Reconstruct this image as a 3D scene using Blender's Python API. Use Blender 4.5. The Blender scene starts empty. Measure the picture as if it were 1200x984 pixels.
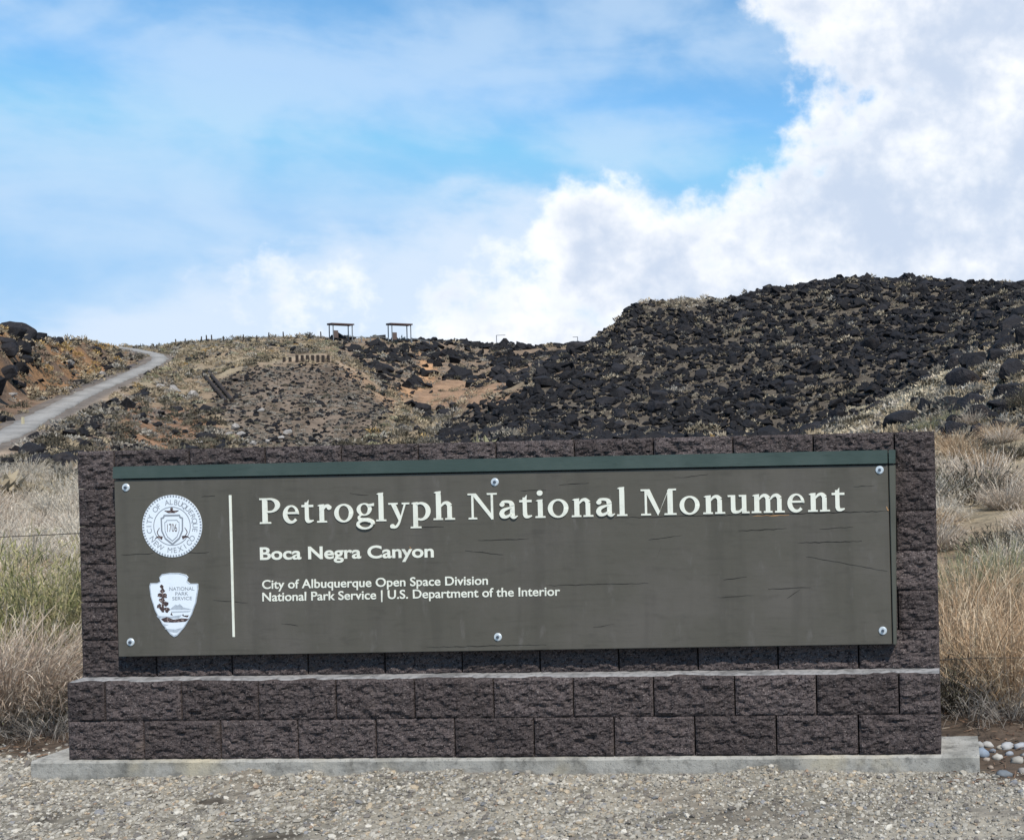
import bpy, bmesh, math, random
import numpy as np
from mathutils import Matrix, Vector

rng = np.random.default_rng(7)
random.seed(7)
sc = bpy.context.scene
COL = sc.collection

# ------------------------------------------------------------------ camera
F, PPX, PPY = 1370.0, 1026.1, 510.85            # pixels of the 1200 x 984 photograph
ZS = 0.095                                       # top of the concrete footing
CAM = np.array([4.5398, -5.7132, 1.5741 + ZS])
AX, AY, AZ = 0.0022601, 0.0625349, -0.0234149
def _rot(ax, ay, az):
    cx, sx, cy, sy, cz, sz = math.cos(ax), math.sin(ax), math.cos(ay), math.sin(ay), math.cos(az), math.sin(az)
    Rx = np.array([[1, 0, 0], [0, cx, -sx], [0, sx, cx]])
    Ry = np.array([[cy, 0, sy], [0, 1, 0], [-sy, 0, cy]])
    Rz = np.array([[cz, -sz, 0], [sz, cz, 0], [0, 0, 1]])
    return Rz @ Ry @ Rx
RC = _rot(AX, AY, AZ)
def wv(v): return np.array([v[0], v[2], -v[1]])
right, down, fwd = wv(RC[0]), wv(RC[1]), wv(RC[2])
cd = bpy.data.cameras.new('camera'); cam = bpy.data.objects.new('camera', cd); COL.objects.link(cam)
cam.matrix_world = Matrix(((right[0], -down[0], -fwd[0], CAM[0]), (right[1], -down[1], -fwd[1], CAM[1]),
                           (right[2], -down[2], -fwd[2], CAM[2]), (0, 0, 0, 1)))
cd.sensor_width = 36.0; cd.lens = F / 1200 * 36
cd.shift_x = (600 - PPX) / 1200; cd.shift_y = (PPY - 492) / 1200
cd.clip_start = 0.05; cd.clip_end = 20000
sc.camera = cam
sc.cycles.max_bounces = 5; sc.cycles.diffuse_bounces = 3; sc.cycles.glossy_bounces = 2; sc.cycles.transmission_bounces = 2
sc.render.resolution_x, sc.render.resolution_y = 1024, 839

# ------------------------------------------------------------------ sky, sun, exposure
SUN_EL, SUN_ROT = math.radians(53), math.radians(142)     # sun high behind the photographer, to the right
world = bpy.data.worlds.new('World'); sc.world = world; world.use_nodes = True
world.cycles.sampling_method = 'MANUAL'; world.cycles.sample_map_resolution = 512
def build_sky():
    nt = world.node_tree; N = nt.nodes; L = nt.links
    for n in list(N): N.remove(n)
    out = N.new('ShaderNodeOutputWorld'); bg = N.new('ShaderNodeBackground'); L.new(bg.outputs[0], out.inputs[0])
    sky = N.new('ShaderNodeTexSky'); sky.sky_type = 'NISHITA'; sky.sun_disc = False
    sky.sun_elevation = SUN_EL; sky.sun_rotation = SUN_ROT
    sky.altitude = 1600; sky.air_density = 1.0; sky.dust_density = 0.3; sky.ozone_density = 1.6
    bg.inputs[1].default_value = 0.13
    tc = N.new('ShaderNodeTexCoord')
    def val(x):
        return x
    def m(op, a, b=None, c=None, clamp=False):
        n = N.new('ShaderNodeMath'); n.operation = op; n.use_clamp = clamp
        for i, x in enumerate((a, b, c)):
            if x is None: continue
            if isinstance(x, (int, float)): n.inputs[i].default_value = x
            else: L.new(x, n.inputs[i])
        return n.outputs[0]
    def sstep(a, b, x):
        n = N.new('ShaderNodeMapRange'); n.interpolation_type = 'SMOOTHSTEP'
        n.inputs[1].default_value = a; n.inputs[2].default_value = b
        L.new(x, n.inputs[0]); return n.outputs[0]
    sep = N.new('ShaderNodeSeparateXYZ'); L.new(tc.outputs['Generated'], sep.inputs[0])
    X, Y, Z = sep.outputs
    az = m('ARCTAN2', X, Y); el = m('ARCSINE', Z)
    cmb = N.new('ShaderNodeCombineXYZ'); L.new(az, cmb.inputs[0]); L.new(el, cmb.inputs[1])
    def noise(scale, detail, rough, yst=1.0, off=0.0, vec=None, dist=0.0):
        mp = N.new('ShaderNodeMapping'); mp.inputs['Scale'].default_value = (scale, scale * yst, 1); mp.inputs['Location'].default_value = (off, off * .7, off)
        L.new(cmb.outputs[0] if vec is None else vec, mp.inputs[0])
        n = N.new('ShaderNodeTexNoise'); n.noise_dimensions = '2D'; n.inputs['Scale'].default_value = 1; n.inputs['Detail'].default_value = detail; n.inputs['Roughness'].default_value = rough
        n.inputs['Distortion'].default_value = dist
        L.new(mp.outputs[0], n.inputs['Vector']); return n.outputs[0]
    # ---- cumulus banks: soft hills in azimuth / elevation with billowing edges
    def blob(a0, e0, ra, re, amp):
        ma = N.new('ShaderNodeVectorMath'); ma.operation = 'MULTIPLY_ADD'; L.new(cmb.outputs[0], ma.inputs[0]); ma.inputs[1].default_value = (1 / ra, 1 / re, 0); ma.inputs[2].default_value = (-a0 / ra, -e0 / re, 0)
        dt = N.new('ShaderNodeVectorMath'); dt.operation = 'DOT_PRODUCT'; L.new(ma.outputs[0], dt.inputs[0]); L.new(ma.outputs[0], dt.inputs[1])
        return m('MULTIPLY_ADD', dt.outputs['Value'], -amp, amp)   # amp at the centre, 0 on the rim, negative outside
    def dirpx(x, y):
        d = RC.T @ np.array([(x - PPX) / F, (y - PPY) / F, 1.0]); d = np.array([d[0], d[2], -d[1]]); d /= np.linalg.norm(d)
        return math.atan2(d[0], d[1]), math.asin(d[2])
    def P(x, y, rx, ry, amp=1.0):
        a, e = dirpx(x, y); return blob(a, e, rx / F, ry / F, amp)
    # far cloud bank over the mesa, lined up along the horizon; it carries on to both sides
    blobs = [P(705, 300, 78, 98), P(775, 335, 140, 92), P(925, 335, 150, 140), P(1080, 260, 195, 190), P(1210, 210, 210, 250), P(1000, 390, 420, 110), P(640, 395, 120, 95, .6),
             P(326, 312, 20, 24, .16), P(345, 345, 36, 30, .08), P(1125, 25, 215, 110), P(950, 0, 85, 42, .8), P(1500, 300, 420, 230), P(1600, 20, 300, 90, .9)]
    cov = blobs[0]
    for b in blobs[1:]: cov = m('SMOOTH_MAX', cov, b, 0.12)
    cov = m('MAXIMUM', cov, -1.2)
    big = noise(9, 3, .5, 1.3, 3.1); fine = noise(34, 5, .6, 1.15, 1.7)
    billow = m('ABSOLUTE', m('SUBTRACT', noise(24, 4, .55, 1.1, 8.3), .5))
    dens = m('ADD', cov, m('ADD', m('MULTIPLY', m('SUBTRACT', big, .5), .9), m('ADD', m('MULTIPLY', m('SUBTRACT', fine, .5), .95), m('MULTIPLY', m('SUBTRACT', .12, billow), 1.3))))
    cum = m('MULTIPLY', sstep(-.16, .58, dens), .97)
    # thin cloud takes the whiter tone, dense cloud the greyer, mottled by noise
    lobes = noise(10, 4, .55, 1.35, 5.2); inner = sstep(-.15, 1.35, m('ADD', m('MULTIPLY', dens, .9), m('MULTIPLY', m('SUBTRACT', lobes, .5), 2.0)))
    # ---- high thin veils drifting everywhere
    v1 = noise(7, 4, .5, 2.3, 11.4, dist=.5); v2 = noise(17, 4, .55, 1.9, 4.2)
    vb = [P(60, 185, 260, 80), P(330, 110, 200, 70), P(560, 75, 170, 60), P(730, 165, 110, 40), P(790, 35, 170, 50), P(230, 255, 420, 60, .8), P(-500, 120, 300, 90), P(1500, 160, 300, 60), P(40, 30, 160, 30, .6), P(330, 395, 260, 80, 1.0)]
    vc = vb[0]
    for b in vb[1:]: vc = m('SMOOTH_MAX', vc, b, 0.4)
    vc = m('MAXIMUM', vc, -.8)
    veil = sstep(.30, .74, m('ADD', m('MULTIPLY', vc, .17), m('ADD', m('MULTIPLY', v1, .62), m('MULTIPLY', v2, .34))))
    low = sstep(.17, .0, el)
    veil = m('MULTIPLY', m('ADD', m('MULTIPLY', veil, .54), m('MULTIPLY', low, .20)), 1.0, clamp=True)
    def mix(fac, a, b):
        n = N.new('ShaderNodeMix'); n.data_type = 'RGBA'; n.clamp_factor = True
        L.new(fac, n.inputs[0])
        for i, x in ((6, a), (7, b)):
            if isinstance(x, tuple): n.inputs[i].default_value = x
            else: L.new(x, n.inputs[i])
        return n.outputs[2]
    hs = N.new('ShaderNodeHueSaturation'); hs.inputs['Saturation'].default_value = 1.05; hs.inputs['Value'].default_value = SKYV
    L.new(sky.outputs[0], hs.inputs['Color'])
    tint = N.new('ShaderNodeMix'); tint.data_type = 'RGBA'; tint.blend_type = 'MULTIPLY'; tint.inputs[0].default_value = 1.0; L.new(hs.outputs[0], tint.inputs[6]); tint.inputs[7].default_value = (.74, 1.03, 1.04, 1)
    cap = N.new('ShaderNodeMix'); cap.data_type = 'RGBA'; cap.blend_type = 'DARKEN'; cap.inputs[0].default_value = 1.0; L.new(tint.outputs[2], cap.inputs[6]); cap.inputs[7].default_value = (2.35, 4.15, 6.35, 1)
    c = mix(veil, cap.outputs[2], VEIL)
    cl = mix(inner, CLOUD_HI, CLOUD_LO)
    sb = [P(540, 375, 230, 125), P(345, 385, 110, 85), P(690, 330, 150, 120), P(200, 410, 120, 50)]
    sv = sb[0]
    for b in sb[1:]: sv = m('SMOOTH_MAX', sv, b, 0.3)
    soft = m('MULTIPLY', sstep(-.35, .85, m('ADD', m('MAXIMUM', sv, -1.5), m('ADD', m('MULTIPLY', m('SUBTRACT', big, .5), 1.2), m('MULTIPLY', m('SUBTRACT', v2, .5), 1.4)))), .80)
    c = mix(soft, c, SOFT)
    c = mix(cum, c, cl)
    L.new(c, bg.inputs[0])
SOFT = (5.0, 5.75, 6.75, 1)
SKYV = 1.28
VEIL = (4.5, 5.55, 6.75, 1); CLOUD_HI = (7.6, 7.6, 7.65, 1); CLOUD_LO = (4.2, 4.85, 5.95, 1)
build_sky()
sd = bpy.data.lights.new('sun', 'SUN'); sun = bpy.data.objects.new('sun', sd); COL.objects.link(sun)
sd.energy = 4.6; sd.angle = math.radians(1.0); sd.color = (1.0, 0.94, 0.85)
sdir = Vector((math.sin(SUN_ROT) * math.cos(SUN_EL), math.cos(SUN_ROT) * math.cos(SUN_EL), math.sin(SUN_EL)))
sun.rotation_euler = sdir.to_track_quat('Z', 'Y').to_euler(); sun.location = (0, -20, 30)
vs = sc.view_settings; vs.view_transform = 'Standard'; vs.look = 'None'; vs.exposure = 0.20; vs.gamma = 1.0; vs.use_curve_mapping = False

# ------------------------------------------------------------------ helpers
def ray(x, y):
    d = RC.T @ np.array([(x - PPX) / F, (y - PPY) / F, 1.0]); return np.array([d[0], d[2], -d[1]])
def at_r(x, y, r):                        # point seen at pixel (x, y), r metres away over the ground
    d = ray(x, y); return CAM + d * (r / math.hypot(d[0], d[1]))
def at_Y(x, y, Y):
    d = ray(x, y); return CAM + d * ((Y - CAM[1]) / d[1])
def project(p):
    p = np.atleast_2d(p) - CAM
    w = np.stack([p[:, 0], -p[:, 2], p[:, 1]], 1) @ RC.T
    z = np.where(np.abs(w[:, 2]) < 1e-3, 1e-3, w[:, 2])
    return PPX + F * w[:, 0] / z, PPY + F * w[:, 1] / z, w[:, 2]

def _hash(i, j, k, seed):
    h = (i.astype(np.int64) * 374761393 + j.astype(np.int64) * 668265263 + k.astype(np.int64) * 2147483647 + seed * 1274126177) & 0xffffffff
    h = ((h ^ (h >> 13)) * 1274126177) & 0xffffffff
    h = ((h ^ (h >> 16)) * 2246822519) & 0xffffffff
    return ((h ^ (h >> 15)) & 0xffffff) / float(0xffffff)
def vnoise(x, y, z=None, seed=0):         # value noise, about 0..1
    x = np.asarray(x, float); y = np.asarray(y, float); z = np.zeros_like(x) if z is None else np.asarray(z, float)
    i, j, k = np.floor(x), np.floor(y), np.floor(z); fx, fy, fz = x - i, y - j, z - k
    fx, fy, fz = [t * t * t * (t * (t * 6 - 15) + 10) for t in (fx, fy, fz)]
    r = 0
    for a in (0, 1):
        for b in (0, 1):
            for c in (0, 1):
                r = r + _hash(i + a, j + b, k + c, seed) * (fx if a else 1 - fx) * (fy if b else 1 - fy) * (fz if c else 1 - fz)
    return r
def fbm(x, y, z=None, o=4, seed=0, g=.5):
    s = 0; a = 1; t = 0; f = 1.0
    for q in range(o):
        s = s + a * vnoise(np.asarray(x) * f, np.asarray(y) * f, None if z is None else np.asarray(z) * f, seed + q * 17); t += a; a *= g; f *= 2.03
    return s / t

def mesh_np(name, V, Fc, mat=None, smooth=False, col=None, n=None):
    V = np.asarray(V, np.float32); Fc = np.asarray(Fc, np.int32); k = Fc.shape[1]
    me = bpy.data.meshes.new(name); me.vertices.add(len(V)); me.vertices.foreach_set('co', V.ravel())
    me.loops.add(Fc.size); me.loops.foreach_set('vertex_index', Fc.ravel())
    me.polygons.add(len(Fc)); me.polygons.foreach_set('loop_start', np.arange(0, Fc.size, k, dtype=np.int32))
    me.polygons.foreach_set('loop_total', np.full(len(Fc), k, np.int32))
    me.polygons.foreach_set('use_smooth', np.full(len(Fc), bool(smooth)))
    me.update(calc_edges=True)
    if col is not None:
        a = me.color_attributes.new('Col', 'FLOAT_COLOR', 'POINT')
        c = np.ones((len(V), 4), np.float32); c[:, :3] = col; a.data.foreach_set('color', c.ravel())
    if mat: me.materials.append(mat)
    return me
def obj(name, me, parent=None, loc=None, **props):
    o = bpy.data.objects.new(name, me); COL.objects.link(o)
    if parent is not None: o.parent = parent
    if loc is not None: o.location = loc
    for k, v in props.items(): o[k] = v
    return o
def thing(name, label, cat, loc=(0, 0, 0), group=None, rz=0.0):
    o = obj(name, None, loc=loc, label=label, category=cat); o.rotation_euler = (0, 0, rz); o.empty_display_size = .1
    if group: o['group'] = group
    return o
def bm_mesh(name, bm, mat, smooth=False):
    me = bpy.data.meshes.new(name); bm.normal_update(); bm.to_mesh(me); bm.free()
    if mat: me.materials.append(mat)
    if smooth:
        for p in me.polygons: p.use_smooth = True
    return me
def bx(bm, x0, x1, y0, y1, z0, z1):
    v = [bm.verts.new(p) for p in ((x0, y0, z0), (x1, y0, z0), (x1, y1, z0), (x0, y1, z0), (x0, y0, z1), (x1, y0, z1), (x1, y1, z1), (x0, y1, z1))]
    for f in ((0, 3, 2, 1), (4, 5, 6, 7), (0, 1, 5, 4), (1, 2, 6, 5), (2, 3, 7, 6), (3, 0, 4, 7)): bm.faces.new([v[i] for i in f])
def box(name, mat, x0, x1, y0, y1, z0, z1, bevel=0.0, parent=None, loc=None, **k):
    bm = bmesh.new(); bx(bm, x0, x1, y0, y1, z0, z1)
    if bevel: bmesh.ops.bevel(bm, geom=bm.edges[:], offset=bevel, segments=2, affect='EDGES', profile=.6)
    return obj(name, bm_mesh(name, bm, mat), parent, loc, **k)
def tube(bm, pts, rad, seg=8):
    pts = [Vector(p) for p in pts]; rad = rad if isinstance(rad, (list, tuple)) else [rad] * len(pts)
    rings = []
    for i, p in enumerate(pts):
        t = (pts[min(i + 1, len(pts) - 1)] - pts[max(i - 1, 0)]).normalized()
        u = t.cross(Vector((0, 0, 1)) if abs(t.z) < .9 else Vector((1, 0, 0))).normalized(); w = t.cross(u)
        rings.append([bm.verts.new(p + (u * math.cos(a) + w * math.sin(a)) * rad[i]) for a in [2 * math.pi * k / seg for k in range(seg)]])
    for a, b in zip(rings, rings[1:]):
        for k in range(seg): bm.faces.new((a[k], a[(k + 1) % seg], b[(k + 1) % seg], b[k]))
    bm.faces.new(rings[0][::-1]); bm.faces.new(rings[-1])

# ------------------------------------------------------------------ materials
def material(name, col=(.5, .5, .5), rough=.85, attr=False, var=None, bump=None, spec=.3, rand=0.0, metal=0.0, trans=0.0):
    """var: list of (scale, (r,g,b), lo, hi, (sx,sy,sz)) colour layers over the base; bump: list of (scale, strength, dist, (sx,sy,sz))"""
    mt = bpy.data.materials.new(name); mt.use_nodes = True; nt = mt.node_tree; N = nt.nodes; L = nt.links
    p = N['Principled BSDF']; p.inputs['Roughness'].default_value = rough; p.inputs['Specular IOR Level'].default_value = spec; p.inputs['Metallic'].default_value = metal
    tc = N.new('ShaderNodeTexCoord')
    def nz(scale, st, det=4, rough=.6):
        mp = N.new('ShaderNodeMapping'); mp.inputs['Scale'].default_value = st; L.new(tc.outputs['Object'], mp.inputs[0])
        n = N.new('ShaderNodeTexNoise'); n.inputs['Scale'].default_value = scale; n.inputs['Detail'].default_value = det; n.inputs['Roughness'].default_value = rough
        L.new(mp.outputs[0], n.inputs[0]); return n.outputs[0]
    if attr:
        a = N.new('ShaderNodeAttribute'); a.attribute_name = 'Col'; c = a.outputs['Color']
    else:
        r = N.new('ShaderNodeRGB'); r.outputs[0].default_value = (*col, 1); c = r.outputs[0]
    for (s, cc, lo, hi, st) in (var or []):
        mr = N.new('ShaderNodeMapRange'); mr.interpolation_type = 'SMOOTHSTEP'; mr.inputs[1].default_value = lo; mr.inputs[2].default_value = hi; L.new(nz(s, st), mr.inputs[0])
        mx = N.new('ShaderNodeMix'); mx.data_type = 'RGBA'
        if isinstance(cc, float):      # multiply layer
            mx.blend_type = 'MULTIPLY'; cc = (cc, cc, cc)
        L.new(mr.outputs[0], mx.inputs[0]); L.new(c, mx.inputs[6]); mx.inputs[7].default_value = (*cc, 1); c = mx.outputs[2]
    if rand:
        oi = N.new('ShaderNodeObjectInfo'); mr = N.new('ShaderNodeMapRange'); mr.inputs[3].default_value = 1 - rand; mr.inputs[4].default_value = 1 + rand
        L.new(oi.outputs['Random'], mr.inputs[0]); hs = N.new('ShaderNodeHueSaturation'); L.new(mr.outputs[0], hs.inputs['Value']); L.new(c, hs.inputs['Color']); c = hs.outputs[0]
    L.new(c, p.inputs['Base Color'])
    h = None
    for (s, stg, dist, st) in (bump or []):
        b = N.new('ShaderNodeBump'); b.inputs['Strength'].default_value = stg; b.inputs['Distance'].default_value = dist; L.new(nz(s, st, 3, .65), b.inputs['Height'])
        if h is not None: L.new(h, b.inputs['Normal'])
        h = b.outputs[0]
    if h is not None: L.new(h, p.inputs['Normal'])
    if trans:
        tr = N.new('ShaderNodeBsdfTranslucent'); L.new(c, tr.inputs[0]); ms = N.new('ShaderNodeMixShader'); ms.inputs[0].default_value = trans
        L.new(p.outputs[0], ms.inputs[1]); L.new(tr.outputs[0], ms.inputs[2]); L.new(ms.outputs[0], N['Material Output'].inputs[0])
    return mt
I3 = (1, 1, 1)
M = {}
M['terrain'] = material('terrain', attr=True, rough=.95, spec=.1, var=[(.8, .68, .45, .7, I3), (7, .6, .5, .72, I3)], bump=[(2.2, .8, .25, I3), (40, .7, .015, I3)])
M['block'] = material('split_face_block', (.088, .071, .069), .95, spec=.12, rand=.22,
    var=[(9, .6, .5, .75, I3), (60, (.022, .018, .019), .52, .62, (1, 1, 1.3)), (150, (.24, .21, .20), .57, .70, I3), (4, (.12, .095, .084), .56, .85, I3), (220, (.03, .025, .026), .58, .66, I3)],
    bump=[(38, .8, .02, (1, 1, 1.6)), (130, .9, .007, I3)])
M['mortar'] = material('mortar', (.02, .018, .018), .95)
M['cap'] = material('pale_ledge', (.27, .265, .265), .9, var=[(30, .55, .45, .7, I3), (9, .6, .45, .65, I3)], bump=[(60, .5, .01, I3)])
M['concrete'] = material('concrete', (.335, .322, .292), .9, spec=.2, var=[(5, (.22, .212, .19), .42, .68, I3), (26, .68, .48, .68, I3), (2.2, (.40, .355, .265), .5, .72, I3), (120, .45, .60, .68, I3), (11, .7, .52, .7, (.5, 1, 2))], bump=[(40, .4, .01, I3), (180, .5, .004, I3)])
M['board'] = material('board_paint', (.084, .078, .063), .62, spec=.35,
    var=[(2.2, (.101, .092, .079), .4, .7, I3), (1.5, .86, .45, .7, (5, 1, .5)), (9, (.108, .10, .088), .58, .75, (1.6, 1, .6)), (7, .84, .52, .75, (1, 1, 3)), (40, .90, .55, .7, (.10, 1, 1.4)), (260, .8, .55, .75, I3)], bump=[(40, .16, .003, (.15, 1, 1.2)), (300, .25, .0015, I3), (5, .25, .01, I3)])
M['trim'] = material('trim_paint', (.083, .085, .070), .65, var=[(5, .8, .5, .7, (2, 2, .5))], bump=[(50, .3, .003, (1, 1, .2))])
M['green'] = material('green_paint', (.041, .064, .057), .6, spec=.35, var=[(3, (.056, .080, .072), .42, .7, I3), (45, .82, .55, .75, (.3, 1, 1))], bump=[(80, .3, .003, (.2, 1, 1))])
M['letter'] = material('cream_lettering', (.72, .73, .64), .6, var=[(30, .86, .52, .72, I3), (9, .9, .5, .7, I3)])
M['white'] = material('white_emblem', (.72, .78, .84), .45, spec=.4, var=[(20, .93, .5, .75, I3)])
M['ink'] = material('grey_print', (.24, .265, .30), .6)
M['inkdark'] = material('dark_print', (.055, .035, .035), .6, var=[(90, (.30, .24, .22), .52, .66, I3)])
M['inkpale'] = material('pale_print', (.42, .47, .53), .6, var=[(60, .75, .5, .66, I3)])
M['wood_raw'] = material('bare_wood', (.36, .21, .10), .9)
M['crack'] = material('crack', (.018, .016, .014), .95)
M['zinc'] = material('zinc', (.62, .68, .72), .35, spec=.5, metal=.35)
M['nut'] = material('dark_steel', (.10, .12, .15), .4, metal=.6)
M['rock'] = material('basalt', (.016, .0155, .018), .85, spec=.22, rand=.35, var=[(1.4, (.040, .034, .033), .52, .75, I3), (5, .6, .5, .7, I3), (10, (.10, .085, .075), .62, .76, I3)], bump=[(3, .8, .15, I3), (14, .6, .03, I3)])
M['rock_pale'] = material('pale_rock', (.30, .28, .26), .9, var=[(2.5, (.16, .14, .13), .5, .7, I3), (9, .7, .5, .7, I3)], bump=[(4, .7, .1, I3)], rand=.2)
M['pebble'] = material('pebble', attr=True, rough=.85, spec=.25, var=[(150, .75, .5, .7, I3)])
M['stone'] = material('river_stone', attr=True, rough=.7, spec=.35, var=[(25, .7, .5, .75, I3)], bump=[(60, .2, .004, I3)])
M['grass'] = material('dry_grass', attr=True, rough=.8, spec=.15, rand=.12, trans=.22)
M['leaf'] = material('leaf', attr=True, rough=.75, spec=.2, rand=.12, trans=.25)
M['brush'] = material('brush', attr=True, rough=.9, spec=.1, rand=.22, trans=.12)
M['asphalt'] = material('asphalt', (.30, .285, .265), .95, spec=.1, var=[(.35, .78, .42, .62, I3), (2.2, .8, .5, .7, I3), (9, .8, .5, .7, I3)])
M['timber'] = material('old_timber', (.038, .029, .024), .9, var=[(6, .6, .5, .7, I3)])
M['steel'] = material('painted_steel', (.16, .17, .18), .6)
M['rust'] = material('brown_metal', (.075, .045, .042), .7, var=[(3, .75, .5, .7, I3)])
M['wire'] = material('wire', (.05, .045, .04), .6, metal=.5)
M['info'] = material('info_panel', (.10, .07, .06), .6)

# ------------------------------------------------------------------ terrain
LAY = [  # each layer: list of (photo x, distance r, ('y' photo row | 'z' metres, value))
 [(0, .3, 'z', 0)], [(0, 2, 'z', 0)], [(0, 7.5, 'z', 0)], [(0, 12, 'z', .02)],
 [(-600, 25, 'z', .1), (400, 25, 'z', .1), (1000, 25, 'z', .35), (1200, 25, 'z', .55), (1500, 25, 'z', .9)],
 [(-600, 40, 'z', .3), (0, 42, 'z', .2), (400, 42, 'z', .3), (950, 42, 'z', .8), (1150, 40, 'z', 1.25), (1500, 40, 'z', 2.6)],
 [(-600, 58, 'z', .6), (0, 56, 'z', .35), (400, 60, 'z', .6), (850, 60, 'z', 1.0), (930, 60, 'y', 516), (1000, 58, 'y', 492), (1050, 58, 'y', 470), (1110, 60, 'y', 438), (1170, 64, 'y', 398), (1200, 66, 'y', 372), (1300, 70, 'y', 330), (1500, 75, 'y', 300), (1900, 75, 'y', 280)],
 [(-600, 70, 'z', .9), (0, 64, 'z', .5), (400, 80, 'z', .9), (850, 76, 'z', 1.2), (930, 72, 'y', 517), (1000, 70, 'y', 500), (1050, 70, 'y', 482), (1110, 72, 'y', 450), (1170, 76, 'y', 412), (1200, 78, 'y', 385), (1300, 82, 'y', 345), (1500, 88, 'y', 320), (1900, 90, 'y', 300)],
 [(-600, 80, 'y', 560), (-200, 75, 'y', 552), (0, 72, 'y', 545), (100, 92, 'y', 533), (200, 105, 'y', 528), (300, 108, 'y', 526), (400, 108, 'y', 523), (500, 102, 'y', 521), (600, 96, 'y', 517), (700, 93, 'y', 515), (900, 92, 'y', 512), (1000, 90, 'y', 497), (1050, 90, 'y', 472), (1110, 92, 'y', 441), (1170, 95, 'y', 402), (1200, 97, 'y', 377), (1300, 100, 'y', 340), (1500, 105, 'y', 315), (1900, 110, 'y', 295)],
 [(-600, 95, 'y', 500), (-200, 86, 'y', 532), (0, 84, 'y', 521), (100, 122, 'y', 476), (200, 150, 'y', 455), (250, 140, 'y', 460), (300, 130, 'y', 470), (400, 132, 'y', 465), (500, 120, 'y', 500), (600, 103, 'y', 487), (700, 110, 'y', 455), (800, 110, 'y', 440), (900, 110, 'y', 425), (1000, 110, 'y', 412), (1110, 110, 'y', 395), (1200, 112, 'y', 360), (1300, 113, 'y', 338), (1500, 115, 'y', 312), (1900, 120, 'y', 290)],
 [(-600, 110, 'y', 430), (-200, 93, 'y', 510), (0, 92, 'y', 506), (50, 111, 'y', 483), (100, 133, 'y', 460), (150, 156, 'y', 439), (190, 180, 'y', 424), (250, 158, 'y', 436), (300, 150, 'y', 425), (380, 155, 'y', 414), (430, 150, 'y', 440), (470, 145, 'y', 473), (500, 138, 'y', 487), (550, 118, 'y', 472), (600, 112, 'y', 455), (650, 118, 'y', 430), (690, 124, 'y', 405), (712, 127, 'y', 397), (730, 128, 'y', 381), (737, 129, 'y', 364), (752, 132, 'y', 357), (800, 134, 'y', 355), (855, 134, 'y', 354), (882, 133, 'y', 344), (920, 132, 'y', 338), (960, 131, 'y', 333), (1000, 130, 'y', 329), (1040, 130, 'y', 333), (1100, 130, 'y', 336), (1200, 130, 'y', 337), (1300, 130, 'y', 335), (1500, 130, 'y', 310), (1900, 135, 'y', 288)],
 [(-600, 125, 'y', 380), (0, 102, 'y', 480), (50, 120, 'y', 455), (100, 142, 'y', 446), (150, 166, 'y', 430), (190, 188, 'y', 420), (250, 170, 'y', 434), (300, 162, 'y', 424), (380, 165, 'y', 414), (430, 160, 'y', 442), (470, 155, 'y', 475), (500, 150, 'y', 484), (550, 130, 'y', 480), (600, 124, 'y', 462), (650, 130, 'y', 437), (690, 136, 'y', 411), (735, 142, 'y', 378), (760, 150, 'y', 362), (850, 160, 'y', 358), (920, 160, 'y', 343), (1000, 160, 'y', 335), (1100, 160, 'y', 340), (1200, 160, 'y', 341), (1500, 160, 'y', 314), (1900, 160, 'y', 292)],
 [(-600, 140, 'y', 350), (0, 118, 'y', 410), (50, 135, 'y', 420), (100, 155, 'y', 415), (150, 186, 'y', 420), (190, 200, 'y', 413), (250, 200, 'y', 412), (300, 200, 'y', 407), (380, 200, 'y', 405), (430, 195, 'y', 425), (470, 185, 'y', 440), (500, 180, 'y', 455), (550, 180, 'y', 455), (600, 185, 'y', 450), (650, 195, 'y', 425), (700, 200, 'y', 420), (740, 200, 'y', 395), (760, 200, 'y', 372), (850, 200, 'y', 362), (1000, 200, 'y', 345), (1200, 200, 'y', 347), (1500, 200, 'y', 320), (1900, 200, 'y', 300)],
 [(-600, 150, 'y', 340), (-200, 128, 'y', 350), (0, 128, 'y', 367), (20, 130, 'y', 374), (48, 142, 'y', 390), (100, 168, 'y', 395), (130, 192, 'y', 405), (145, 215, 'y', 409), (190, 225, 'y', 403), (250, 228, 'y', 398), (330, 228, 'y', 395), (440, 228, 'y', 394), (500, 230, 'y', 398), (560, 240, 'y', 402), (620, 250, 'y', 404), (690, 255, 'y', 405), (740, 255, 'y', 400), (800, 260, 'y', 370), (1000, 260, 'y', 352), (1200, 260, 'y', 354), (1900, 260, 'y', 310)],
]
TX = np.concatenate([np.arange(-5200, -400, 200), np.arange(-400, -60, 14), np.arange(-60, 1260, 2.4), np.arange(1260, 1620, 14), np.arange(1620, 6000, 200)])
TAZ = np.array([math.atan2(*ray(x, 480)[:2]) for x in TX])
def hgt(x, r, y):
    d = ray(x, y); return CAM[2] + r * d[2] / math.hypot(d[0], d[1])
LR = np.zeros((len(LAY) + 2, len(TX))); LZ = np.zeros_like(LR)
for k, lay in enumerate(LAY):
    xs = [p[0] for p in lay]
    LR[k] = np.interp(TX, xs, [p[1] for p in lay])
    LZ[k] = np.interp(TX, xs, [p[3] if p[2] == 'z' else hgt(p[0], p[1], p[3]) for p in lay])
LR[-2] = 420; LZ[-2] = LZ[-3] - .8; LR[-1] = 4000; LZ[-1] = LZ[-3] - 6
RR = np.concatenate([[.3, .8, 1.5, 2.2, 3.0, 3.8], np.geomspace(4.4, 40, 90), np.geomspace(40.6, 290, 330), [320, 360, 420, 600, 1000, 2000, 4000]])
HT = np.stack([np.interp(RR, LR[:, c], LZ[:, c]) for c in range(len(TX))])     # columns x rings
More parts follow.
